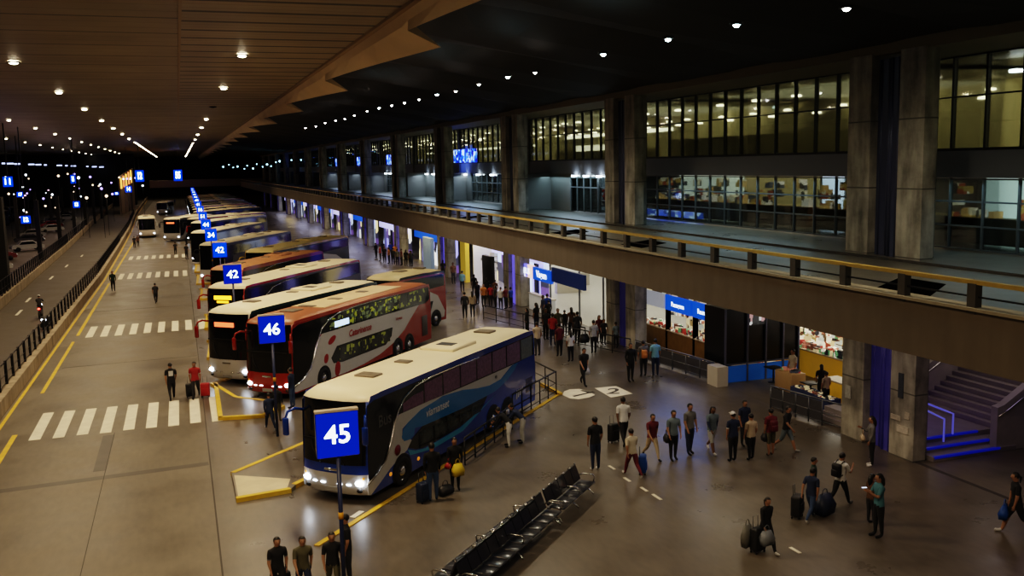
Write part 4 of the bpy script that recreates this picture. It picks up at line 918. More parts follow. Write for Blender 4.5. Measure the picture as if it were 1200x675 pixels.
t = thing('grey_panel', 'pale blue grey upright panel under the deck beyond the fourth pillar', 'panel', (24.0, 93.5, 0)); MB().rbox((0, 1.5, 1.7), (.4, 3.2, 3.4), .05).build('panel_body', mat('pale blue panel', (.3, .4, .5), .5, emit=.15), t)

# stairs right of the nearest pillar
st = bpy.data.objects.new('staircase', None); COL.objects.link(st); tag(st, 'concrete staircase with blue lit step edges beside the nearest pillar', 'staircase'); st.location = (0, 0, 0)
STC = mat('stair concrete', (.3, .27, .27), .6, noise=.2, nscale=1.2)
BL = mat('blue step light', (.0, .02, .35), .3, emit=.1, ecol=(.02, .04, 1.))
for k, (yy, z) in enumerate([(25.65, .17), (26.15, .34), (26.7, .52)]):
    MB().box(24.55+.12*k, yy, 0, 28.35, 32, z).build('step', STC, st)
    MB().box(24.6+.12*k, yy-.015, z-.07, 27.6, yy+.1, z+.008).build('step_edge', BL, st)
fl_ = MB()
for k in range(26): fl_.box(28.3+k*.3, 26.2, 0, 28.6+k*.3, 30.6, .52+(k+1)*.18)
fl_.build('stair_flight', STC, st)
PAR = mat('parapet concrete', (.42, .39, .36), .7, noise=.25, nscale=2)
for (yy, x0, nm) in ((25.7, 27.45, 'near parapet'), (30.6, 27.8, 'far parapet')):
    MB().poly([(x0, 0), (x0, 1.65), (x0+.3, 1.72), (36.5, 6.7), (36.5, 0)], lambda u, v: (u, yy, v), 0, lambda u, v: (u, yy+.3, v)).build('parapet', PAR, st)
    MB().tube([(x0, yy-.08, 1.35), (x0+.5, yy-.08, 1.6), (36.3, yy-.08, 6.3)], .03, 6).build('handrail', CHROME, st)
MB().tube([(25.0, 30.3, 2.1), (26.2, 27.0, 1.4), (26.4, 26.7, 1.3), (26.4, 26.7, .52)], .035, 6).build('handrail', mat('violet lit rail', (.3, .3, .8), .3, .5, emit=.25, ecol=(.2, .2, 1)), st)
MB().tube([(25.0, 29.5, 2.1), (25.5, 27.2, 1.45), (25.7, 26.4, 1.25), (25.7, 26.4, .4)], .035, 6).build('handrail', MATS['violet lit rail'], st)
MB().box(25.9, 29.2, .52, 26.9, 29.4, 1.9).build('glow_panel', mat('violet panel', (.5, .2, .7), .5, emit=.35, ecol=(.6, .25, 1)), st)
lamp('AREA', (30.5, 28.4, 5.5), 17, (1, .85, .75), None, 1.5)  # added light without a fitting, brightens the stair flight
lamp('AREA', (25.2, 28.6, 3.2), 6, (.2, .12, 1), None, 1.0)
lamp('AREA', (27.6, 24.0, 5.5), 22, (.7, .55, .8), None, 3)

# deck soffit lights over the concourse edge
for y in (34, 43, 56, 66, 78, 92, 106):
    lamp('AREA', (21.2, y, 5.55), 65, (1, .84, .62), None, 1.2, None, sy=6)
for (x, y, e) in ((20.5, 25, 60), (21, 15, 35)):
    lamp('AREA', (x, y, 5.5), e, (1, .8, .68), None, 1.2, None, sy=5)
lamp('AREA', (23.5, 42, 3.6), 35, (.1, .3, 1), None, .5, (0, R(55), 0), sy=6)

# ============================================================ WAITING BENCHES
PAD = mat('black bench pad', (.012, .014, .022), .3, coat=.4)
def bench(o, ang, n, label, pitch=.54):
    t = thing('waiting_bench', label, 'bench', (*o, 0), ang); L = n*pitch
    MB().box(0, -.04, .36, L, .04, .43).build('beam', GREYR, t)
    for k in range(n):
        x = (k+.5)*pitch
        MB().rbox((x, .28, .44), (pitch*.92, .5, .05), .02).build('seat', PAD, t)
        b_ = MB(); w = pitch*.46
        b_.add([(x-w, .02, .5), (x+w, .02, .5), (x+w, -.16, .95), (x-w, -.16, .95), (x-w, -.03, .48), (x+w, -.03, .48), (x+w, -.21, .95), (x-w, -.21, .95)],
               [(0, 1, 2, 3), (7, 6, 5, 4), (3, 2, 6, 7), (1, 0, 4, 5), (0, 3, 7, 4), (2, 1, 5, 6)])
        q = b_.build('backrest', PAD, t)
        MB().ball((x-w+.03, -.18, .97), (.045, .04, .025), 0, 8, 5).ball((x+w-.03, -.18, .97), (.045, .04, .025), 0, 8, 5).build('back_clip', CHROME, q)
    for x in (0, L/2, L):
        MB().tube([(x, -.02, .62), (x, .1, .68), (x, .42, .68), (x, .5, .62), (x, .46, .46)], .025, 6).build('armrest', CHROME, t)
        MB().tube([(x, -.35, .02), (x, -.3, .06), (x, 0, .36), (x, .42, .07), (x, .47, .02)], .028, 6).build('leg', CHROME, t)
    return t
p, q = Vector((5.9, 21.75)), Vector((11.75, 27.7)); d = (q-p).normalized(); aa = math.atan2(d.y, d.x)
side_ = Vector((d.y, -d.x))
# seats face the viewer's right: local +y must point along side_, so run the bench from the far end back
def along(s, off): return p+d*s+side_*off
bench(along(8.35, .12), aa+math.pi, 5, 'far bench of black seats with chrome arms, at the upper end of the row')
bench(along(5.5, .12), aa+math.pi, 10, 'near long bench of black seats with chrome arms, facing right')
bench(along(.0, -.18), aa, 9, 'bench of black seats facing the coaches, back to back with the near long bench')

# ============================================================ LEFT SIDE: dark platform
for k, (x, y) in enumerate([(-15.6, 95.5)]+[(-17-.02*k*k, 132+k*22) for k in range(7)]+[(-24-.3*k, 120+k*24) for k in range(6)]):
    s_ = .6 if k == 0 else .25
    p_ = MB().box(x-s_, y-s_, -.02, x+s_, y+s_, 8.8 if k == 0 else 7.5).build('pillar', mat('dark outer pillar', (.02, .018, .016), .8)); struct(p_)
CARC = [(.04, .04, .05), (.25, .25, .26), (.2, .03, .03), (.5, .5, .5), (.02, .02, .03)]
def car(x, y, rz, c, label, grp):
    t = thing('parked_car', label, 'car', (x, y, 0), rz, grp)
    prof = [(-2.1, .35), (-2.15, .7), (-1.9, .9), (-1.3, .95), (-.8, 1.4), (.7, 1.42), (1.3, .98), (2.0, .85), (2.15, .6), (2.1, .35)]
    b_ = MB(); ys_ = [(-.82, .0), (-.72, .04), (.72, .04), (.82, 0)]
    n = len(prof); b_.v = [(px_, y_, z_+o_*(z_ > .9)) for y_, o_ in ys_ for px_, z_ in prof]
    for a_ in range(3):
        for i in range(n): b_.f.append([a_*n+i, a_*n+(i+1) % n, (a_+1)*n+(i+1) % n, (a_+1)*n+i]); b_.m.append(0); b_.sm.append(False)
    for off in (0, 3*n):
        for tr in tessellate_polygon([[Vector((px_, z_, 0)) for px_, z_ in prof]]): b_.f.append([off+q for q in tr]); b_.m.append(0); b_.sm.append(False)
    b_.build('car_body', c, t)
    for s_ in (-.83, .83): MB().poly([(-1.15, .97), (-.75, 1.33), (.65, 1.35), (1.1, .99)], lambda u, v: (u, s_, v), 0).build('side_window', GLASSB, t)
    for x_ in (-1.3, 1.35):
        for s_ in (-.8, .8): MB().lathe([(0, -.1), (.3, -.1), (.32, 0), (.3, .1), (0, .1)], (x_, s_, .32), 'Y', 12).build('wheel', TYRE, t)
    for s_ in (-.55, .55): MB().ball((2.12, s_, .68), (.05, .16, .08), 0, 6, 4).build('headlight', mat('car lens', (.6, .6, .6), .2, emit=.6), t)
cm = [mat('car paint %d' % i, c, .25, coat=.8) for i, c in enumerate(CARC)]
words2 = ['first', 'second', 'third', 'fourth', 'fifth', 'sixth', 'seventh', 'eighth', 'ninth', 'tenth', 'eleventh', 'twelfth', 'thirteenth', 'fourteenth']
for k in range(12):
    y = 104+k*15; x = -18.8-.045*(k*15)-(k % 3)*1.0
    car(x, y, R(20+rnd.uniform(-10, 10)), cm[[1, 3, 2, 3, 0, 1, 3, 2, 1, 3, 0, 1][k]], '%s parked car from the near end, behind the outer fence in the dark platform' % words2[k], 'cars on the dark platform')
for k in range(7):
    quick_bus('dark coach parked on the unlit platform at the left, %s from the near end' % words2[k], ((-27.5-k*1.2, 120+k*20),), None, 3.6, mat('dim roof', (.12, .1, .08), .6), DK, DK, DK, DK, DK, 12, ang=140, head=BLACK, ac=False)
for (x, y, c_, e) in ((-22, 120, (.7, .4, .6), 260), (-22, 160, (.9, .6, .5), 300), (-24, 205, (.8, .6, .6), 300), (-24, 255, (.9, .7, .5), 300), (-30, 140, (.3, .3, 1), 120)):
    t = thing('hanging_lamp', 'dim lamp hanging over the dark platform at the left', 'lamp', (x, y, 7.5), group='dim lamps over the dark platform')
    MB().lathe([(0, 0), (.18, 0), (.1, .15), (0, .2)], (0, 0, 0), n=8).build('lamp_shade', emat('dim lamp', c_, 3), t); lamp('POINT', (0, 0, -.4), e, c_, t, .3)
for i in range(20):
    px = 4+i*8.2; Y = 230+i*7; r_ = MW @ camv((px, 191.5+i*.3)); tt = Y/r_.y
    if i % 4 == 3: continue
    tag(MB().obox((r_.x*tt, Y, HC+r_.z*tt), (1.3 if i % 3 else .6, .2, .3)).build('hanging_lamp', emat('far blue white', (.45, .55, 1), 1.3 if i % 3 else 2.2)), 'faint bluish lamp in the row beyond the dark platform', 'lamp', 'faint lamps beyond the dark platform')
for i in range(46):
    px = rnd.uniform(2, 178); py = rnd.uniform(203, 262-px*.25); Y = rnd.uniform(170, 330); r_ = MW @ camv((px, py)); tt = Y/r_.y; z = HC+r_.z*tt
    if z < .5: tt = (0.6-HC)/r_.z; Y = r_.y*tt; z = .6
    t = thing('street_lamp', 'tiny distant light on the dark platform at the left', 'lamp', (r_.x*tt, Y, 0), 0, 'tiny distant lights at the left')
    MB().ball((0, 0, z), rnd.uniform(.12, .26), 0, 6, 4).build('lamp_head', [emat('pt warm', (1, .75, .5), 3), emat('pt white', (.8, .9, 1), 4), emat('pt violet', (.4, .3, 1), 3)][i % 3], t)
    MB().tube([(0, .1, -.02), (0, .1, z)], .04, 5).build('pole', BLACK, t)
# orange lit building behind the bus road
t = thing('lit_facade', 'orange lit glazed facade at the far left end of the bus road', 'building', (-14.2, 262, 0))
MB().poly([(0, 0), (0, 9.6), (34, 11.8), (34, 0)], lambda u, v: (u*.06, u, v), 0, lambda u, v: (u*.06-.3, u, v)).build('wall', mat('dim facade', (.3, .22, .16), .7), t)
for k in range(5):
    MB().box(.08+k*.36, 2+k*6, 6.5+.3*k, .35+k*.36, 7+k*6, 9.2+.5*k).build('window', emat('orange window %d' % (k % 2), [(1, .45, .08), (1, .25, .08)][k % 2], 1.5), t)
struct(MB().box(-70, 330, 0, -13, 332, 17).build('wall_left', mat('far dark wall', (.02, .022, .03))))
struct(MB().box(-70, 60, 0, -69.7, 420, 17).build('wall_left', mat('far dark wall', (.02, .022, .03))))
# ============================================================ PEOPLE
SKIN = [mat('skin light', (.5, .3, .2), .55), mat('skin mid', (.33, .18, .11), .55), mat('skin dark', (.16, .085, .05), .55)]
HAIR = mat('dark hair', (.012, .009, .007), .5); GREYH = mat('grey hair', (.25, .24, .22), .6)
def cloth(c): return mat('cloth %.3f %.3f %.3f' % c, c, .85, noise=.18, nscale=9)
K = dict(black=(.012, .012, .014), navy=(.018, .028, .07), dark=(.03, .03, .035), grey=(.14, .14, .14), lgrey=(.35, .36, .36), white=(.6, .6, .6), cream=(.5, .45, .36), beige=(.42, .34, .24), maroon=(.12, .015, .025), red=(.35, .03, .03),
         jeans=(.04, .07, .15), olive=(.09, .085, .05), teal=(.07, .19, .24), lblue=(.2, .42, .52), blue=(.02, .06, .3), dgreen=(.025, .05, .035), greyblue=(.13, .17, .2), brown=(.12, .06, .03), orange=(.5, .2, .05))
def rotx(v, a): c, s = math.cos(a), math.sin(a); return Vector((v.x, v.y*c-v.z*s, v.y*s+v.z*c))
def person(label, x, y, h, face, top='black', bot='dark', pose='stand', sl='short', skin=1, hair='short', shoe='black', legs='long', near=True, woman=False, z=0., cap=None, lean=None, arms=None, seed=0, group=None, vest=None, build_=1.2):
    s = h/1.76; rr = random.Random(seed+int(x*97)+int(y*31))
    V = []; E_ = []; RAD = []; REG = []
    def add(p, r, par=None, reg='top'):
        V.append(Vector(p)); RAD.append(r if isinstance(r, tuple) else (r, r))
        if par is not None: E_.append((par, len(V)-1)); REG.append(reg)
        return len(V)-1
    leanA = R(lean if lean is not None else {'walk': 5, 'stand': 1, 'crouch': 55, 'bend': 50, 'sit': 5}.get(pose, 2))
    # legs
    if pose == 'walk':
        hipA = [R(26), R(-20)]; kneeA = [R(-8), R(-30)]
        if rr.random() < .5: hipA.reverse(); kneeA.reverse()
    elif pose == 'crouch': hipA = [R(95), R(80)]; kneeA = [R(-125), R(-120)]
    elif pose == 'bend': hipA = [R(18), R(4)]; kneeA = [R(-22), R(-8)]
    elif pose == 'sit': hipA = [R(86), R(84)]; kneeA = [R(-84), R(-86)]
    else: hipA = [R(rr.uniform(-1, 5)), R(rr.uniform(-5, 2))]; kneeA = [R(-3), R(-2)]
    sw = .165 if woman else .188; hw = .095
    b_ = build_
    ht = (.15*b_, .11*b_)
    P0 = Vector((0, 0, .95)); pel = add(P0, ht, None)
    def up(v): return P0+rotx(Vector(v)-P0, -leanA)
    wa = add(up((0, 0, 1.09)), ((.115 if woman else .135)*b_, .095*b_), pel, 'top'); ch = add(up((0, .01, 1.27)), (.15*b_, .108*b_), wa, 'top')
    uc = add(up((0, 0, 1.41)), (.14*b_, .09*b_), ch, 'top'); nk = add(up((0, 0, 1.50)), .052, uc, 'skin')
    hb = up((0, .012, 1.57)); hd = up((0, .02, 1.65)); htp = up((0, .012, 1.735))
    # keep head more upright
    if leanA > R(20):
        o_ = up((0, 0, 1.5)); hb = o_+Vector((0, .05, .06)); hd = o_+Vector((0, .08, .14)); htp = o_+Vector((0, .09, .22))
    a_ = add(hb, (.072, .082), nk, 'skin'); c_ = add(hd, (.086, .104), a_, 'skin'); d_ = add(htp, (.066, .078), c_, 'skin')
    for q, sx in enumerate((1, -1)):
        hip = add(P0+Vector((sx*hw, 0, -.06)), (.095*b_, .1*b_), pel, 'bot')
        th = rotx(Vector((0, 0, -.42)), hipA[q]); kn_p = V[hip]+th+Vector((sx*.01, 0, 0))
        mid = add(V[hip]+th*.5, .08*b_, hip, 'bot'); kn = add(kn_p, .066, mid, 'bot')
        shn = rotx(Vector((0, 0, -.41)), hipA[q]+kneeA[q])
        cf = add(kn_p+shn*.35, .062, kn, 'bot' if legs == 'long' else 'skin'); an = add(kn_p+shn, .04, cf, 'bot' if legs == 'long' else 'skin')
        fa = (hipA[q]+kneeA[q]) if pose == 'walk' else 0
        fa = max(min(fa, R(15)), R(-40))
        f1 = rotx(Vector((0, .07, -.055)), fa); f2 = rotx(Vector((0, .19, -.065)), fa)
        fb = add(V[an]+f1, (.043, .036), an, 'shoe'); add(V[an]+f2, (.036, .024), fb, 'shoe')
    # arms
    if arms is None: arms = [('swing', 24), ('swing', -20)] if pose == 'walk' else [('down', rr.uniform(-3, 8)), ('down', rr.uniform(-3, 8))]
    hands = []
    for q, sx in enumerate((1, -1)):
        kind, ang = arms[q]; sh = add(up((sx*sw, 0, 1.405)), .062*b_, uc, 'top')
        a1 = R(ang) - leanA*(.0 if kind in ('down', 'swing', 'carry') else 0); el = R(18)
        out = .05
        if kind == 'phone': a1 = R(28); el = R(95)
        elif kind == 'reach': a1 = R(ang); el = R(20)
        elif kind == 'carry': el = R(6)
        elif kind == 'hip': a1 = R(-25); el = R(70); out = .16
        ua = rotx(Vector((sx*out, 0, -.28)), a1); elb = V[sh]+ua
        um = add(V[sh]+ua*.55, .054, sh, 'top'); e = add(elb, .046, um, 'sleeve')
        fo = rotx(Vector((sx*(-.02 if kind != 'phone' else -.07), 0, -.245)), a1+el); wr_p = elb+fo
        fm = add(elb+fo*.5, .036, e, 'fore'); wr = add(wr_p, .026, fm, 'fore')
        hdir = fo.normalized(); pm = add(wr_p+hdir*.06, (.036, .02) if near else .03, wr, 'skin'); hands.append(wr_p+hdir*.1)
        if near:
            fw = rotx(Vector((0, 1, 0)), a1+el)
            for fi, ln in enumerate((.062, .075, .07, .055)):
                o_ = fw*((fi-1.5)*.021)
                f_a = add(V[pm]+hdir*.035+o_, .0095, pm, 'skin'); f_b = add(V[f_a]+hdir*ln*.55-Vector((sx*.008, 0, 0)), .009, f_a, 'skin'); add(V[f_b]+hdir*ln*.4-Vector((sx*.02, 0, 0)), .008, f_b, 'skin')
            tb = add(V[wr]+hdir*.035+fw*.035, .011, wr, 'skin'); add(V[tb]+hdir*.045+fw*.012-Vector((sx*.01, 0, 0)), .009, tb, 'skin')
    me = bpy.data.meshes.new('person'); me.from_pydata([v*s for v in V], E_, [])
    ob = bpy.data.objects.new('person_tmp', me); COL.objects.link(ob)
    md = ob.modifiers.new('s', 'SKIN'); md.use_smooth_shade = True; md.branch_smoothing = .3
    sv = me.skin_vertices[0].data
    for i, r_ in enumerate(RAD): sv[i].radius = (r_[0]*s*1.08, r_[1]*s*1.08); sv[i].use_root = (i == 0)
    sb = ob.modifiers.new('b', 'SUBSURF'); sb.levels = 2 if near else 1; sb.render_levels = sb.levels
    dg = bpy.context.evaluated_depsgraph_get(); dg.update()
    nm_ = bpy.data.meshes.new_from_object(ob.evaluated_get(dg)); bpy.data.objects.remove(ob); bpy.data.meshes.remove(me)
    nm_.name = 'person'; nm_.materials.clear()
    tm = cloth(K[top]); bmx = cloth(K[bot]); sk = SKIN[skin]; slm = cloth(K[vest]) if vest else tm
    for m in (tm, bmx, sk, cloth(K[shoe]) if shoe in K else BLACK, slm): nm_.materials.append(m)
    segs = [(V[a]*s, V[b]*s, rg, (RAD[a][0]+RAD[b][0])/2*s) for (a, b), rg in zip(E_, REG)]
    zmin = min(v.co.z for v in nm_.vertices)
    for v in nm_.vertices: v.co.z -= zmin
    for p in nm_.polygons:
        c = p.center + Vector((0, 0, zmin)); best = 1e9; br = 'top'; bt = 0
        for a, b, rg, ra in segs:
            ab = b-a; t_ = max(0, min(1, (c-a).dot(ab)/max(ab.length_squared, 1e-9))); dd = (c-a-ab*t_).length-ra*.9
            if dd < best: best = dd; br = rg; bt = t_
        if br == 'sleeve': mi = 4 if sl != 'none' else 2
        elif br == 'fore': mi = 4 if sl == 'long' else 2
        else: mi = {'top': 0, 'bot': 1, 'skin': 2, 'shoe': 3}[br]
        if br == 'sleeve' and sl == 'short' and bt > .55: mi = 2
        if pose in ('stand', 'walk') and br in ('top', 'bot'): br = 'top' if c.z > .885*s else 'bot'; mi = 0 if br == 'top' else 1
        if br == 'bot' and legs == 'shorts' and c.z < .45*s and pose != 'sit': mi = 2
        p.material_index = mi; p.use_smooth = True
    if near:   # face: nose, ears, brow, chin
        hc = (hd+Vector((0, 0, 0)))*s-Vector((0, 0, zmin))
        for v in nm_.vertices:
            dlt = v.co-hc
            if dlt.length < .15*s:
                g_ = math.exp(-((dlt.x/.018)**2+((dlt.z+.012)/.022)**2)) if dlt.y > .04 else 0; v.co.y += .028*g_
                ge = math.exp(-((dlt.y/.022)**2+((dlt.z+.005)/.03)**2)); v.co.x += (.016*ge if dlt.x > 0 else -.016*ge)
    o = bpy.data.objects.new('person', nm_); COL.objects.link(o); o.location = (x, y, z); o.rotation_euler.z = R(face-90)
    tag(o, label, 'person', group)
    hcen = hd*s-Vector((0, 0, zmin))
    # hair
    hm = GREYH if hair == 'grey' else HAIR
    hb_ = MB(); hb_.ball((hcen.x, hcen.y-.012*s, hcen.z+.02*s), (.092*s, .11*s, .105*s), 0, 14, 12)
    keep = [];
    for f in hb_.f:
        c = sum((Vector(hb_.v[i]) for i in f), Vector())/len(f)-hcen
        if c.z > (.035+max(0, c.y)*.55)*s or (c.y < .015*s and c.z > -.07*s): keep.append(f)
    hb_.f = keep; hb_.m = [0]*len(keep); hb_.sm = [True]*len(keep)
    if hair == 'long': hb_.tube([(hcen.x, hcen.y-.05*s, hcen.z+.05*s), (hcen.x, hcen.y-.085*s, hcen.z-.06*s), (hcen.x, hcen.y-.1*s, hcen.z-.2*s), (hcen.x, hcen.y-.09*s, hcen.z-.32*s)], [.07*s, .085*s, .08*s, .03*s], 10)
    if hair == 'tail': hb_.tube([(hcen.x, hcen.y-.09*s, hcen.z+.03*s), (hcen.x, hcen.y-.15*s, hcen.z-.02*s), (hcen.x, hcen.y-.14*s, hcen.z-.18*s)], [.02*s, .035*s, .01*s], 8)
    hb_.build('hair', hm, o)
    if cap: MB().ball((hcen.x, hcen.y, hcen.z+.045*s), (.1*s, .115*s, .085*s), 0, 12, 8).box(hcen.x-.06*s, hcen.y+.06*s, hcen.z+.04*s, hcen.x+.06*s, hcen.y+.19*s, hcen.z+.052*s).build('cap', cloth(K[cap]), o)
    if near:
        for sx in (-1, 1): MB().ball((hcen.x+sx*.03*s, hcen.y+.088*s, hcen.z+.012*s), (.011*s, .008*s, .007*s), 0, 6, 5).build('eye', BLACK, o)
        MB().ball((hcen.x, hcen.y+.084*s, hcen.z-.052*s), (.022*s, .008*s, .006*s), 0, 8, 5).build('mouth', mat('lips', (.25, .08, .07), .5), o)
    M = Matrix.Translation((x, y, z)) @ Matrix.Rotation(R(face-90), 4, 'Z')
    hw_ = [M @ (h_*s-Vector((0, 0, zmin))) for h_ in hands]
    return o, hw_, M
def P(label, foot, top_, face, **k):
    """place by the point where the feet stand in the photo; height from the head"""
    g = at(*foot)
    if g.x > 23.2 and g.y > 50: g.x = 23.2
    h = min(1.9, max(1.5, height_at(foot[0], foot[1], top_)))
    return person(label, g.x, g.y, h, face, **k)
def Pt(label, head, h, face, **k):
    g = at(*head, h); return person(label, g.x, g.y, h, face, **k)
def suitcase(label, x, y, rz, m, h=.62, w=.42, d=.26, handle=True, grp=None):
    t = thing('suitcase', label, 'suitcase', (x, y, 0), R(rz))
    MB().rbox((0, 0, .06+h/2), (w, d, h), .05).build('suitcase_shell', m, t)
    for sx in (-1, 1):
        for sy in (-1, 1): MB().lathe([(0, -.015), (.03, -.015), (.03, .015), (0, .015)], (sx*w*.4, sy*d*.35, .03), n=8, axis='X').build('wheel', TYRE, t)
    if handle: MB().tube([(-.1, d*.35, h), (-.1, d*.38, h+.36), (.1, d*.38, h+.36), (.1, d*.35, h)], .012, 6).build('handle', GREYR, t)
    MB().rbox((0, -d/2-.01, .06+h*.42), (w*.75, .04, h*.45), .015).build('front_pocket', m, t)
    return t
def handbag(label, c, m, w=.34, h=.28, d=.14, rz=0, name='handbag', cat='bag'):
    t = thing(name, label, cat, (c[0], c[1], c[2]), R(rz))
    b_ = MB(); b_.add([(-w/2, -d/2, -h), (w/2, -d/2, -h), (w/2, d/2, -h), (-w/2, d/2, -h), (-w*.56, -d*.62, -h*.55), (w*.56, -d*.62, -h*.55), (w*.56, d*.62, -h*.55), (-w*.56, d*.62, -h*.55), (-w*.36, -d*.2, 0), (w*.36, -d*.2, 0), (w*.36, d*.2, 0), (-w*.36, d*.2, 0)],
                  [(3, 2, 1, 0), (0, 1, 5, 4), (1, 2, 6, 5), (2, 3, 7, 6), (3, 0, 4, 7), (4, 5, 9, 8), (5, 6, 10, 9), (6, 7, 11, 10), (7, 4, 8, 11), (8, 9, 10, 11)], 0, True)
    b_.build('bag_body', m, t); MB().tube([(-w*.25, 0, -.01), (-w*.18, 0, .12), (0, 0, .16), (w*.18, 0, .12), (w*.25, 0, -.01)], .012, 6).build('strap', m, t)
    return t
def backpack(label, M, m, h=1.72):
    s = h/1.76; c = M @ Vector((0, -.2*s, 1.2*s)); t = thing('backpack', label, 'backpack', c, M.to_euler().z)
    MB().rbox((0, 0, 0), (.3, .18, .44), .07).build('pack_body', m, t); MB().rbox((0, -.11, -.07), (.22, .07, .22), .03).build('front_pocket', m, t)
    for sx in (-1, 1): MB().tube([(sx*.1, .08, .2), (sx*.12, .2, .27), (sx*.12, .32, .12), (sx*.12, .28, -.1), (sx*.12, .1, -.18)], .018, 6).build('strap', m, t)
    return t
def col(n, c, r=.5): return mat('bag '+n, c, r)
BG = col('black', (.012, .012, .014)); BB = col('blue', (.01, .07, .3)); BGR = col('grey', (.12, .12, .11)); BN = col('navy', (.015, .025, .06)); BRD = col('red', (.4, .02, .02)); BYL = col('yellow', (.6, .45, .02)); BWT = col('white', (.6, .6, .6)); BMR = col('maroon', (.1, .01, .02)); BOR = col('orange', (.5, .2, .05)); BBE = col('beige', (.4, .32, .22))

# --- foreground, bottom
o, hd, M = Pt('person in black vest with grey sleeves, leftmost of the four at the bottom edge', (323, 626), 1.72, -78, top='black', vest='grey', bot='black', sl='short', pose='walk', arms=[('down', 4), ('carry', -4)], skin=1)
suitcase('black upright case beside the person in the vest at the bottom edge', hd[1].x-.1, hd[1].y+.25, 20, BG, .55)
Pt('person in dark grey green tee, second of the four at the bottom edge', (353, 625), 1.72, -85, top='olive', bot='navy', pose='walk', skin=1)
o, hd, M = Pt('person in black tee with a pink chest print and olive trousers near sign 45', (388, 620), 1.74, -95, top='black', bot='olive', pose='walk', skin=1, arms=[('down', 3), ('down', 6)])
q = M @ Vector((0, .125, 1.25)); t_ = MB().ball((0, 0, 0), (.06, .012, .08), 0, 8, 6).build('shirt_print', mat('pink print', (.4, .12, .14), .7), o); t_.location = (0.0, .118, 1.27)
Pt('tall person in black tee looking left behind the pole of sign 45', (405, 604), 1.84, 175, top='black', bot='dark', pose='stand', skin=1)
# --- beside coach 45
o, hd, M = P('person in black jacket and blue jeans waiting beside the blue and white coach', (508, 587), 520, 80, top='black', bot='jeans', sl='long', skin=1)
g = at(497, 588); suitcase('navy rounded suitcase standing by the person in jeans', g.x, g.y, 30, BN, .6, .46, .3)
o, hd, M = P('person in black top with red waist bag beside the blue and white coach', (534, 574), 514, -95, top='black', bot='black', sl='long', skin=1)
handbag('red waist bag on the person beside the blue and white coach', M @ Vector((.2, .05, 1.0)), BRD, .3, .2, .14, 40)
handbag('yellow bag hanging between the two people beside the blue and white coach', hd[1]+Vector((-.15, -.05, .12)), BYL, .36, .42, .2, 20)
g = at(522, 580); handbag('dark duffel on the floor behind the person with the red waist bag', (g.x, g.y, .34), BG, .5, .3, .25, 30, 'duffel_bag')
g = at(598, 524); person('person in dark jacket and white trousers bending at the luggage hold', g.x, g.y, 1.7, 140, top='black', bot='white', pose='bend', sl='long', arms=[('reach', 40), ('reach', 30)], skin=1)
g = at(614, 519); person('person in navy jacket and pale trousers bending nearest the rear wheels of the coach', g.x, g.y, 1.72, 150, top='navy', bot='lgrey', pose='bend', sl='long', arms=[('reach', 50), ('reach', 40)], skin=1)
o, hd, M = P('person in navy jacket with white shoes behind the pole of sign 46', (317, 503), 459, 100, top='navy', bot='navy', sl='long', shoe='white', pose='walk')
P('person in dark clothes half hidden beside the one in white shoes at sign 46', (326, 494), 452, 60, top='dark', bot='olive', sl='long')
P('person in blue jeans beside the front wheel of the red and white double decker', (343, 478), 432, 150, top='navy', bot='jeans', sl='long')
# --- bus road
o, hd, M = P('person in black tee with a white back print walking away on the crossing', (202, 468), 424, 95, top='black', bot='black', pose='walk', sl='short')
t_ = MB().box(-.1, -.005, -.12, .1, .005, .12).build('shirt_print', mat('white print', (.6, .6, .6), .7), o); t_.location = (0, -.125, 1.28)
o, hd, M = P('person in red and white shirt pulling two cases on the crossing', (230, 466), 422, -95, top='red', vest='white', bot='dark', pose='walk', sl='short', arms=[('carry', -14), ('carry', -14)])
g = at(225, 466); suitcase('black case at the left of the person in the red shirt', g.x-.05, g.y+.1, 5, BG, .62)
g = at(241, 465); suitcase('red case at the right of the person in the red shirt', g.x, g.y, -8, BRD, .62)
P('lone dark dressed person by the yellow line left of the bus road', (133, 341), 318, -80, top='dgreen', bot='black', sl='long', near=False)
P('lone dark dressed person walking in the middle of the bus road', (183, 355), 331, 100, top='dark', bot='black', pose='walk', near=False)
P('left one of a dark pair on the yellow line far up the bus road', (158, 291), 277, 90, top='dark', bot='black', near=False)
P('right one of a dark pair on the yellow line far up the bus road', (162, 289), 276, 90, top='brown', bot='black', near=False)
P('dark dressed person on the third crossing far up the bus road', (206, 299), 284, 90, top='dark', bot='black', near=False)
P('dark dressed person near the kerb islands far up the bus road', (219, 304), 286, 60, top='dark', bot='dark', near=False)
P('person in blue far up the bus road near the cross bridge', (205, 240), 229, 60, top='blue', bot='dark', near=False)
# --- middle row walking
o, hd, M = P('person in plain black tee and dark jeans facing away, leftmost of the walking group', (698, 551), 490, 92, top='black', bot='navy', skin=1, shoe='white')
o, hd, M = P('person in white tee with dark cross strap pulling a black case', (731, 520), 464, 80, top='white', bot='black', pose='walk', skin=2, arms=[('down', 5), ('carry', -15)])
MB().tube([(-.14, .08, 1.42), (0, .15, 1.25), (.15, .1, 1.02)], .022, 6).build('cross_strap', BLACK, o)
g = at(719, 518); suitcase('black rolling case beside the person in the white tee', g.x, g.y, 20, BG, .68, .46)
o, hd, M = P('person in cream tee and maroon trousers with a blue case', (741, 558), 501, 95, top='cream', bot='maroon', pose='walk', shoe='white', skin=1)
g = at(753, 555); suitcase('bright blue rolling case beside the person in maroon trousers', g.x, g.y, 60, BB, .62, .4)
P('person in maroon tee and beige trousers', (764, 538), 483, -88, top='maroon', bot='beige', pose='walk', skin=1)
o, hd, M = P('person in dark grey tee and black trousers with a black shoulder bag', (789, 539), 482, -92, top='greyblue', bot='black', skin=1)
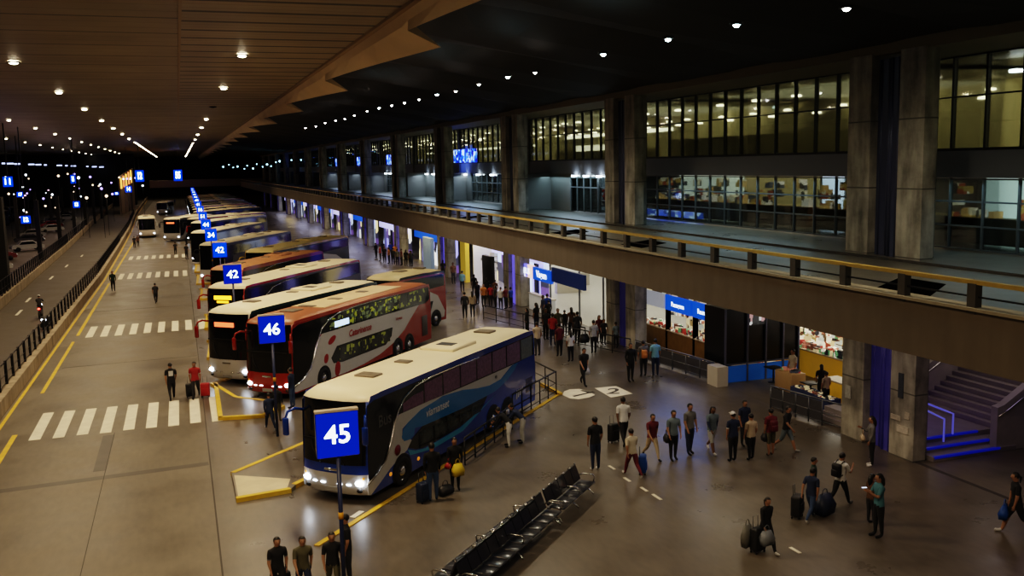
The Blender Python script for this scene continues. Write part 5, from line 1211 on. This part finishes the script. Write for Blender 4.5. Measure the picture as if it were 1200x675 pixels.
handbag('black shoulder bag of the person in the dark grey tee', M @ Vector((.28, 0, 1.0)), BG, .28, .3, .12, 80)
P('tall person in mottled grey tee and dark jeans', (808, 532), 474, -80, top='grey', bot='navy', skin=1, shoe='black')
o, hd, M = P('person in pale blue tee with dark sleeves, light shorts and white shoes', (834, 530), 474, -90, top='greyblue', vest='navy', bot='lgrey', legs='shorts', shoe='white', pose='walk', sl='long', hair='long', skin=2)
P('person in white cap and navy vest over white sleeves', (859, 541), 484, 90, top='navy', vest='white', bot='black', hair='short', cap='white', skin=1)
P('person in dark blue tee behind the one in the white cap', (872, 522), 470, -90, top='navy', bot='dark', skin=1)
P('person in beige top and black trousers facing away', (880, 539), 486, 92, top='beige', bot='black', skin=1)
o, hd, M = P('person in maroon tee and grey shorts carrying a maroon backpack', (903, 534), 480, 85, top='maroon', bot='olive', legs='shorts', pose='stand', skin=1)
backpack('maroon backpack on the person in grey shorts', M, BMR); handbag('black bag held by the person with the maroon backpack', hd[1]+Vector((0, 0, .02)), BG, .26, .28, .14, 80)
P('person in black tee and grey shorts striding right', (921, 528), 474, -60, top='black', bot='greyblue', legs='shorts', pose='walk', shoe='lgrey', skin=1)
# --- right
o, hd, M = P('person in navy tee and jeans with white shoes hauling a dark case', (950, 609), 547, 25, top='navy', bot='jeans', pose='walk', shoe='white', arms=[('carry', -10), ('carry', -28)], skin=1)
g = at(934, 606); suitcase('black case hauled behind the person in navy tee', g.x, g.y, 40, BG, .64, .46, .3)
o, hd, M = P('person in dark green tee partly hidden behind the one in navy tee', (952, 596), 537, -40, top='dgreen', bot='dark', skin=1)
g = at(966, 603); handbag('large dark blue duffel on wheels between the pair and the striding person', (g.x, g.y, .66), BN, .56, .62, .34, 20, 'duffel_bag')
o, hd, M = P('person in white tee with black backpack striding right', (984, 592), 529, 15, top='white', bot='black', pose='walk', shoe='grey', arms=[('phone', 0), ('swing', -10)], skin=1)
backpack('small black backpack on the striding person in the white tee', M, BG)
o, hd, M = P('long haired woman in teal shirt and black trousers looking at a phone', (1029, 629), 556, 165, top='teal', bot='black', hair='long', woman=True, arms=[('phone', 0), ('phone', 0)], skin=1)
ph = thing('mobile_phone', 'small phone held by the woman in the teal shirt', 'phone', (hd[1]+hd[0])/2+Vector((0, 0, .03)), R(75)); MB().rbox((0, 0, 0), (.08, .15, .012), .004).build('phone_body', BLACK, ph); MB().box(-.036, -.07, .0065, .036, .07, .0075).build('screen', emat('phone screen', (.7, .8, 1), 1.5), ph)
P('dark person standing close behind the woman in the teal shirt', (1020, 614), 560, 0, top='brown', bot='dark', hair='long', woman=True, skin=1)
o, hd, M = P('person in grey top holding a tan bag before the nearest pillar', (1021, 546), 489, 150, top='grey', bot='black', sl='long', shoe='white', hair='long', woman=True, arms=[('phone', 0), ('down', 3)], skin=1)
handbag('tan bag held by the person before the nearest pillar', M @ Vector((.05, .3, 1.12)), BBE, .3, .22, .12, 60)
o, hd, M = P('person in black tee and shorts at the right edge carrying a blue bag', (1190, 625), 551, 150, top='black', bot='black', legs='shorts', pose='walk', shoe='white', hair='tail', woman=True, arms=[('carry', 6), ('carry', 6)], skin=1)
g = at(1172, 618, .72); handbag('bright blue bag carried by the person at the right edge', (hd[0].x-.15, hd[0].y+.0, hd[0].z+.02), BB, .42, .4, .2, 30)
o, hd, M = P('woman in black jacket dragging a black case with bags in both hands', (897, 646), 580, -85, top='black', bot='black', sl='long', hair='tail', woman=True, pose='walk', shoe='white', arms=[('carry', 12), ('carry', -18)], skin=1)
g = at(888, 647); suitcase('black case at the feet of the woman in the black jacket', g.x, g.y, 15, BG, .66, .42)
handbag('grey cloth bag hanging left of the woman in the black jacket', at(876, 615, .75), BGR, .34, .62, .16, 20); handbag('shiny plastic bag in the hand of the woman in the black jacket', hd[0]+Vector((.05, 0, 0)), mat('plastic bag', (.2, .22, .25), .15), .36, .4, .2, 10)
# --- upper middle
o, hd, M = P('person in black tee carrying a white bag near the painted floor signs', (684, 451), 405, -85, top='black', bot='black', pose='walk', skin=1)
handbag('white plastic bag held by the person near the floor signs', hd[1]+Vector((0, 0, .0)), BWT, .24, .32, .12, 10)
P('person in black standing alone left of the light blue shirt', (739, 447), 403, -90, top='black', bot='black', sl='long', skin=1)
o, hd, M = P('person in grey top with an orange backpack near the kiosk rail', (754, 441), 400, 80, top='grey', bot='dark', skin=1); backpack('orange backpack near the kiosk rail', M, BOR)
P('person in light blue tee and dark trousers near the kiosk rail', (768, 441), 398, 85, top='lblue', bot='navy', shoe='white', skin=1)
o, hd, M = P('person in maroon top in the queue, feet apart', (656, 418), 380, 90, top='maroon', bot='black', shoe='grey', skin=1)
P('person in white top with long dark hair in the queue', (669, 424), 388, 90, top='white', bot='black', hair='long', woman=True)
o, hd, M = P('person in pale shirt with a dark bag at the head of the queue', (696, 414), 376, 80, top='lgrey', bot='black')
handbag('dark bag hanging left of the person in the pale shirt', M @ Vector((-.55, 0, 1.15)), BG, .5, .5, .2, 10)
crowd = [(618, 392, 362, 'black', 'black'), (630, 417, 374, 'beige', 'dark'), (637, 379, 343, 'navy', 'dark'), (646, 377, 341, 'blue', 'black'), (629, 390, 354, 'black', 'navy'), (640, 398, 356, 'dark', 'black'), (654, 398, 361, 'olive', 'black'),
         (662, 392, 364, 'black', 'dark'), (670, 396, 361, 'brown', 'black'), (692, 374, 352, 'dark', 'black'), (648, 405, 368, 'red', 'navy'), (677, 402, 366, 'dark', 'black'), (703, 402, 370, 'maroon', 'dark'), (711, 404, 374, 'dark', 'black'), (722, 408, 378, 'greyblue', 'black'),
         (545, 373, 343, 'dark', 'black'), (554, 372, 342, 'beige', 'dark'), (560, 357, 330, 'black', 'black'), (567, 360, 333, 'orange', 'dark'), (575, 359, 334, 'red', 'dark'), (581, 361, 335, 'dark', 'black'), (587, 362, 337, 'white', 'dark'), (593, 362, 336, 'maroon', 'black'), (599, 361, 337, 'blue', 'dark'), (571, 350, 326, 'dark', 'black'), (584, 352, 328, 'brown', 'dark'), (556, 347, 322, 'black', 'dark'),
         (542, 342, 318, 'lblue', 'dark'), (558, 325, 303, 'dark', 'black'), (566, 330, 306, 'brown', 'dark'),
         (446, 306, 288, 'red', 'dark'), (451, 308, 289, 'black', 'dark'), (456, 309, 290, 'orange', 'black'), (461, 310, 291, 'dark', 'black'), (466, 311, 292, 'grey', 'dark'), (471, 311, 292, 'maroon', 'dark'), (476, 312, 293, 'black', 'black'), (481, 312, 294, 'brown', 'black'), (449, 300, 283, 'dark', 'black'), (460, 302, 284, 'blue', 'dark'), (470, 304, 286, 'orange', 'dark'), (486, 312, 294, 'dark', 'dark'), (441, 302, 285, 'black', 'black')]
for i, (px, fy, ty, tc_, bc) in enumerate(crowd):
    reg = 'in the queue before the ticket hall' if px > 600 else 'in the waiting crowd by the third pillar' if px > 535 else 'in the far crowd behind the coach tails'
    pos = ['first', 'second', 'third', 'fourth', 'fifth', 'sixth', 'seventh', 'eighth', 'ninth', 'tenth', 'eleventh', 'twelfth', 'thirteenth', 'fourteenth', 'fifteenth']
    grp_ = [c for c in crowd if (c[0] > 600) == (px > 600) and (c[0] > 535) == (px > 535)]
    rank = sorted(c[0] for c in grp_).index(px)
    P('person in %s top %s, %s from left' % ({'lblue': 'light blue', 'greyblue': 'grey blue', 'dgreen': 'dark green'}.get(tc_, tc_), reg, pos[rank]), (px, fy), ty, rnd.choice([90, 80, -90, 60, 120, 180]), top=tc_, bot=bc, near=False, sl='long' if i % 3 == 0 else 'short', hair='long' if i % 4 == 0 else 'short', skin=i % 3, seed=i)
# snack bar people
o, hd, M = P('person in cream tee standing before the snack bar', (929, 456), 410, 180, top='cream', bot='olive', near=True)
P('person in dark top beside the tan counter of the snack bar', (962, 470), 428, 60, top='black', bot='black', near=False, hair='long')
P('person in beige top behind the snack bar rail', (968, 476), 440, 90, top='beige', bot='black', near=False)
# statue like person on the deck and people behind the deck glass
g = at(658, 243, 7.25); person('person in dark blue coat standing on the upper deck before the grey wall', g.x, g.y, 1.8, -95, top='navy', bot='navy', sl='long', z=7.185, near=False)
for i, (px, py) in enumerate([(847, 256), (852, 257), (833, 255), (862, 258)]):
    g = at(px, py, 7.25); person('dark figure behind the deck glass of the cafe, %s from the left' % ['second', 'third', 'first', 'fourth'][i], g.x+.9, g.y+.4, 1.7, 90, top='black', bot='black', z=7.185, near=False)
# motorbike and rider in the side lane
g = at(48, 372); t = thing('motorcycle', 'motorcycle with red tail light ridden along the side lane', 'motorcycle', (g.x, g.y, 0), R(90))
for x in (-.65, .65):
    w_ = MB().lathe([(.22, -.04), (.3, -.05), (.31, 0), (.3, .05), (.22, .04)], (x, 0, .31), 'Y', 18).build('wheel', TYRE, t)
    MB().lathe([(0, -.03), (.2, -.02), (.2, .02), (0, .03)], (x, 0, .31), 'Y', 10).build('hub', GREYR, w_)
MB().rbox((.15, 0, .78), (.5, .28, .26), .08).build('fuel_tank', REDB, t); MB().rbox((-.35, 0, .8), (.6, .26, .1), .04).build('seat', BLACK, t); MB().rbox((.0, 0, .45), (.5, .26, .34), .05).build('engine', GREYR, t)
MB().tube([(.65, 0, .31), (.48, 0, .95), (.4, 0, 1.05)], .03, 6).tube([(.4, -.35, 1.08), (.42, 0, 1.03), (.4, .35, 1.08)], .02, 6).build('handlebar', CHROME, t)
MB().ball((-.72, 0, .75), (.05, .09, .06), 0, 8, 5).build('tail_light', emat('tail light', (1, .05, .03), 8), t); MB().ball((.6, 0, .9), (.06, .09, .09), 0, 8, 5).build('headlight', HEADD, t)
person('rider in dark jacket and pale helmet on the motorcycle', g.x, g.y-.3, 1.72, 90, top='dark', bot='dark', pose='sit', sl='long', z=.38, near=False, cap='white', arms=[('reach', 55), ('reach', 55)], lean=12)
t = thing('scooter_box', 'pale blinking pair of lights on a small cart by the inner fence', 'cart', (at(54, 385).x, at(54, 385).y, 0)); MB().rbox((0, 0, .5), (.6, 1.0, .7), .06).build('cart_body', DARK, t); MB().ball((-.15, -.52, .7), .07).ball((.15, -.52, .7), .07).build('lamp', HEADD, t)

# ============================================================ FILL LIGHT, WORLD, VIEW
w = bpy.data.worlds.new('world'); scene.world = w; w.use_nodes = True
w.node_tree.nodes['Background'].inputs[0].default_value = (.55, .42, .3, 1); w.node_tree.nodes['Background'].inputs[1].default_value = .012
scene.view_settings.view_transform = 'Filmic'; scene.view_settings.look = 'High Contrast'
scene.view_settings.exposure = 0.38
scene.cycles.use_denoising = True; scene.cycles.max_bounces = 5; scene.cycles.diffuse_bounces = 3; scene.cycles.glossy_bounces = 3; scene.cycles.transparent_max_bounces = 10
scene.cycles.sample_clamp_indirect = 4; scene.cycles.caustics_reflective = False; scene.cycles.caustics_refractive = False
import sys
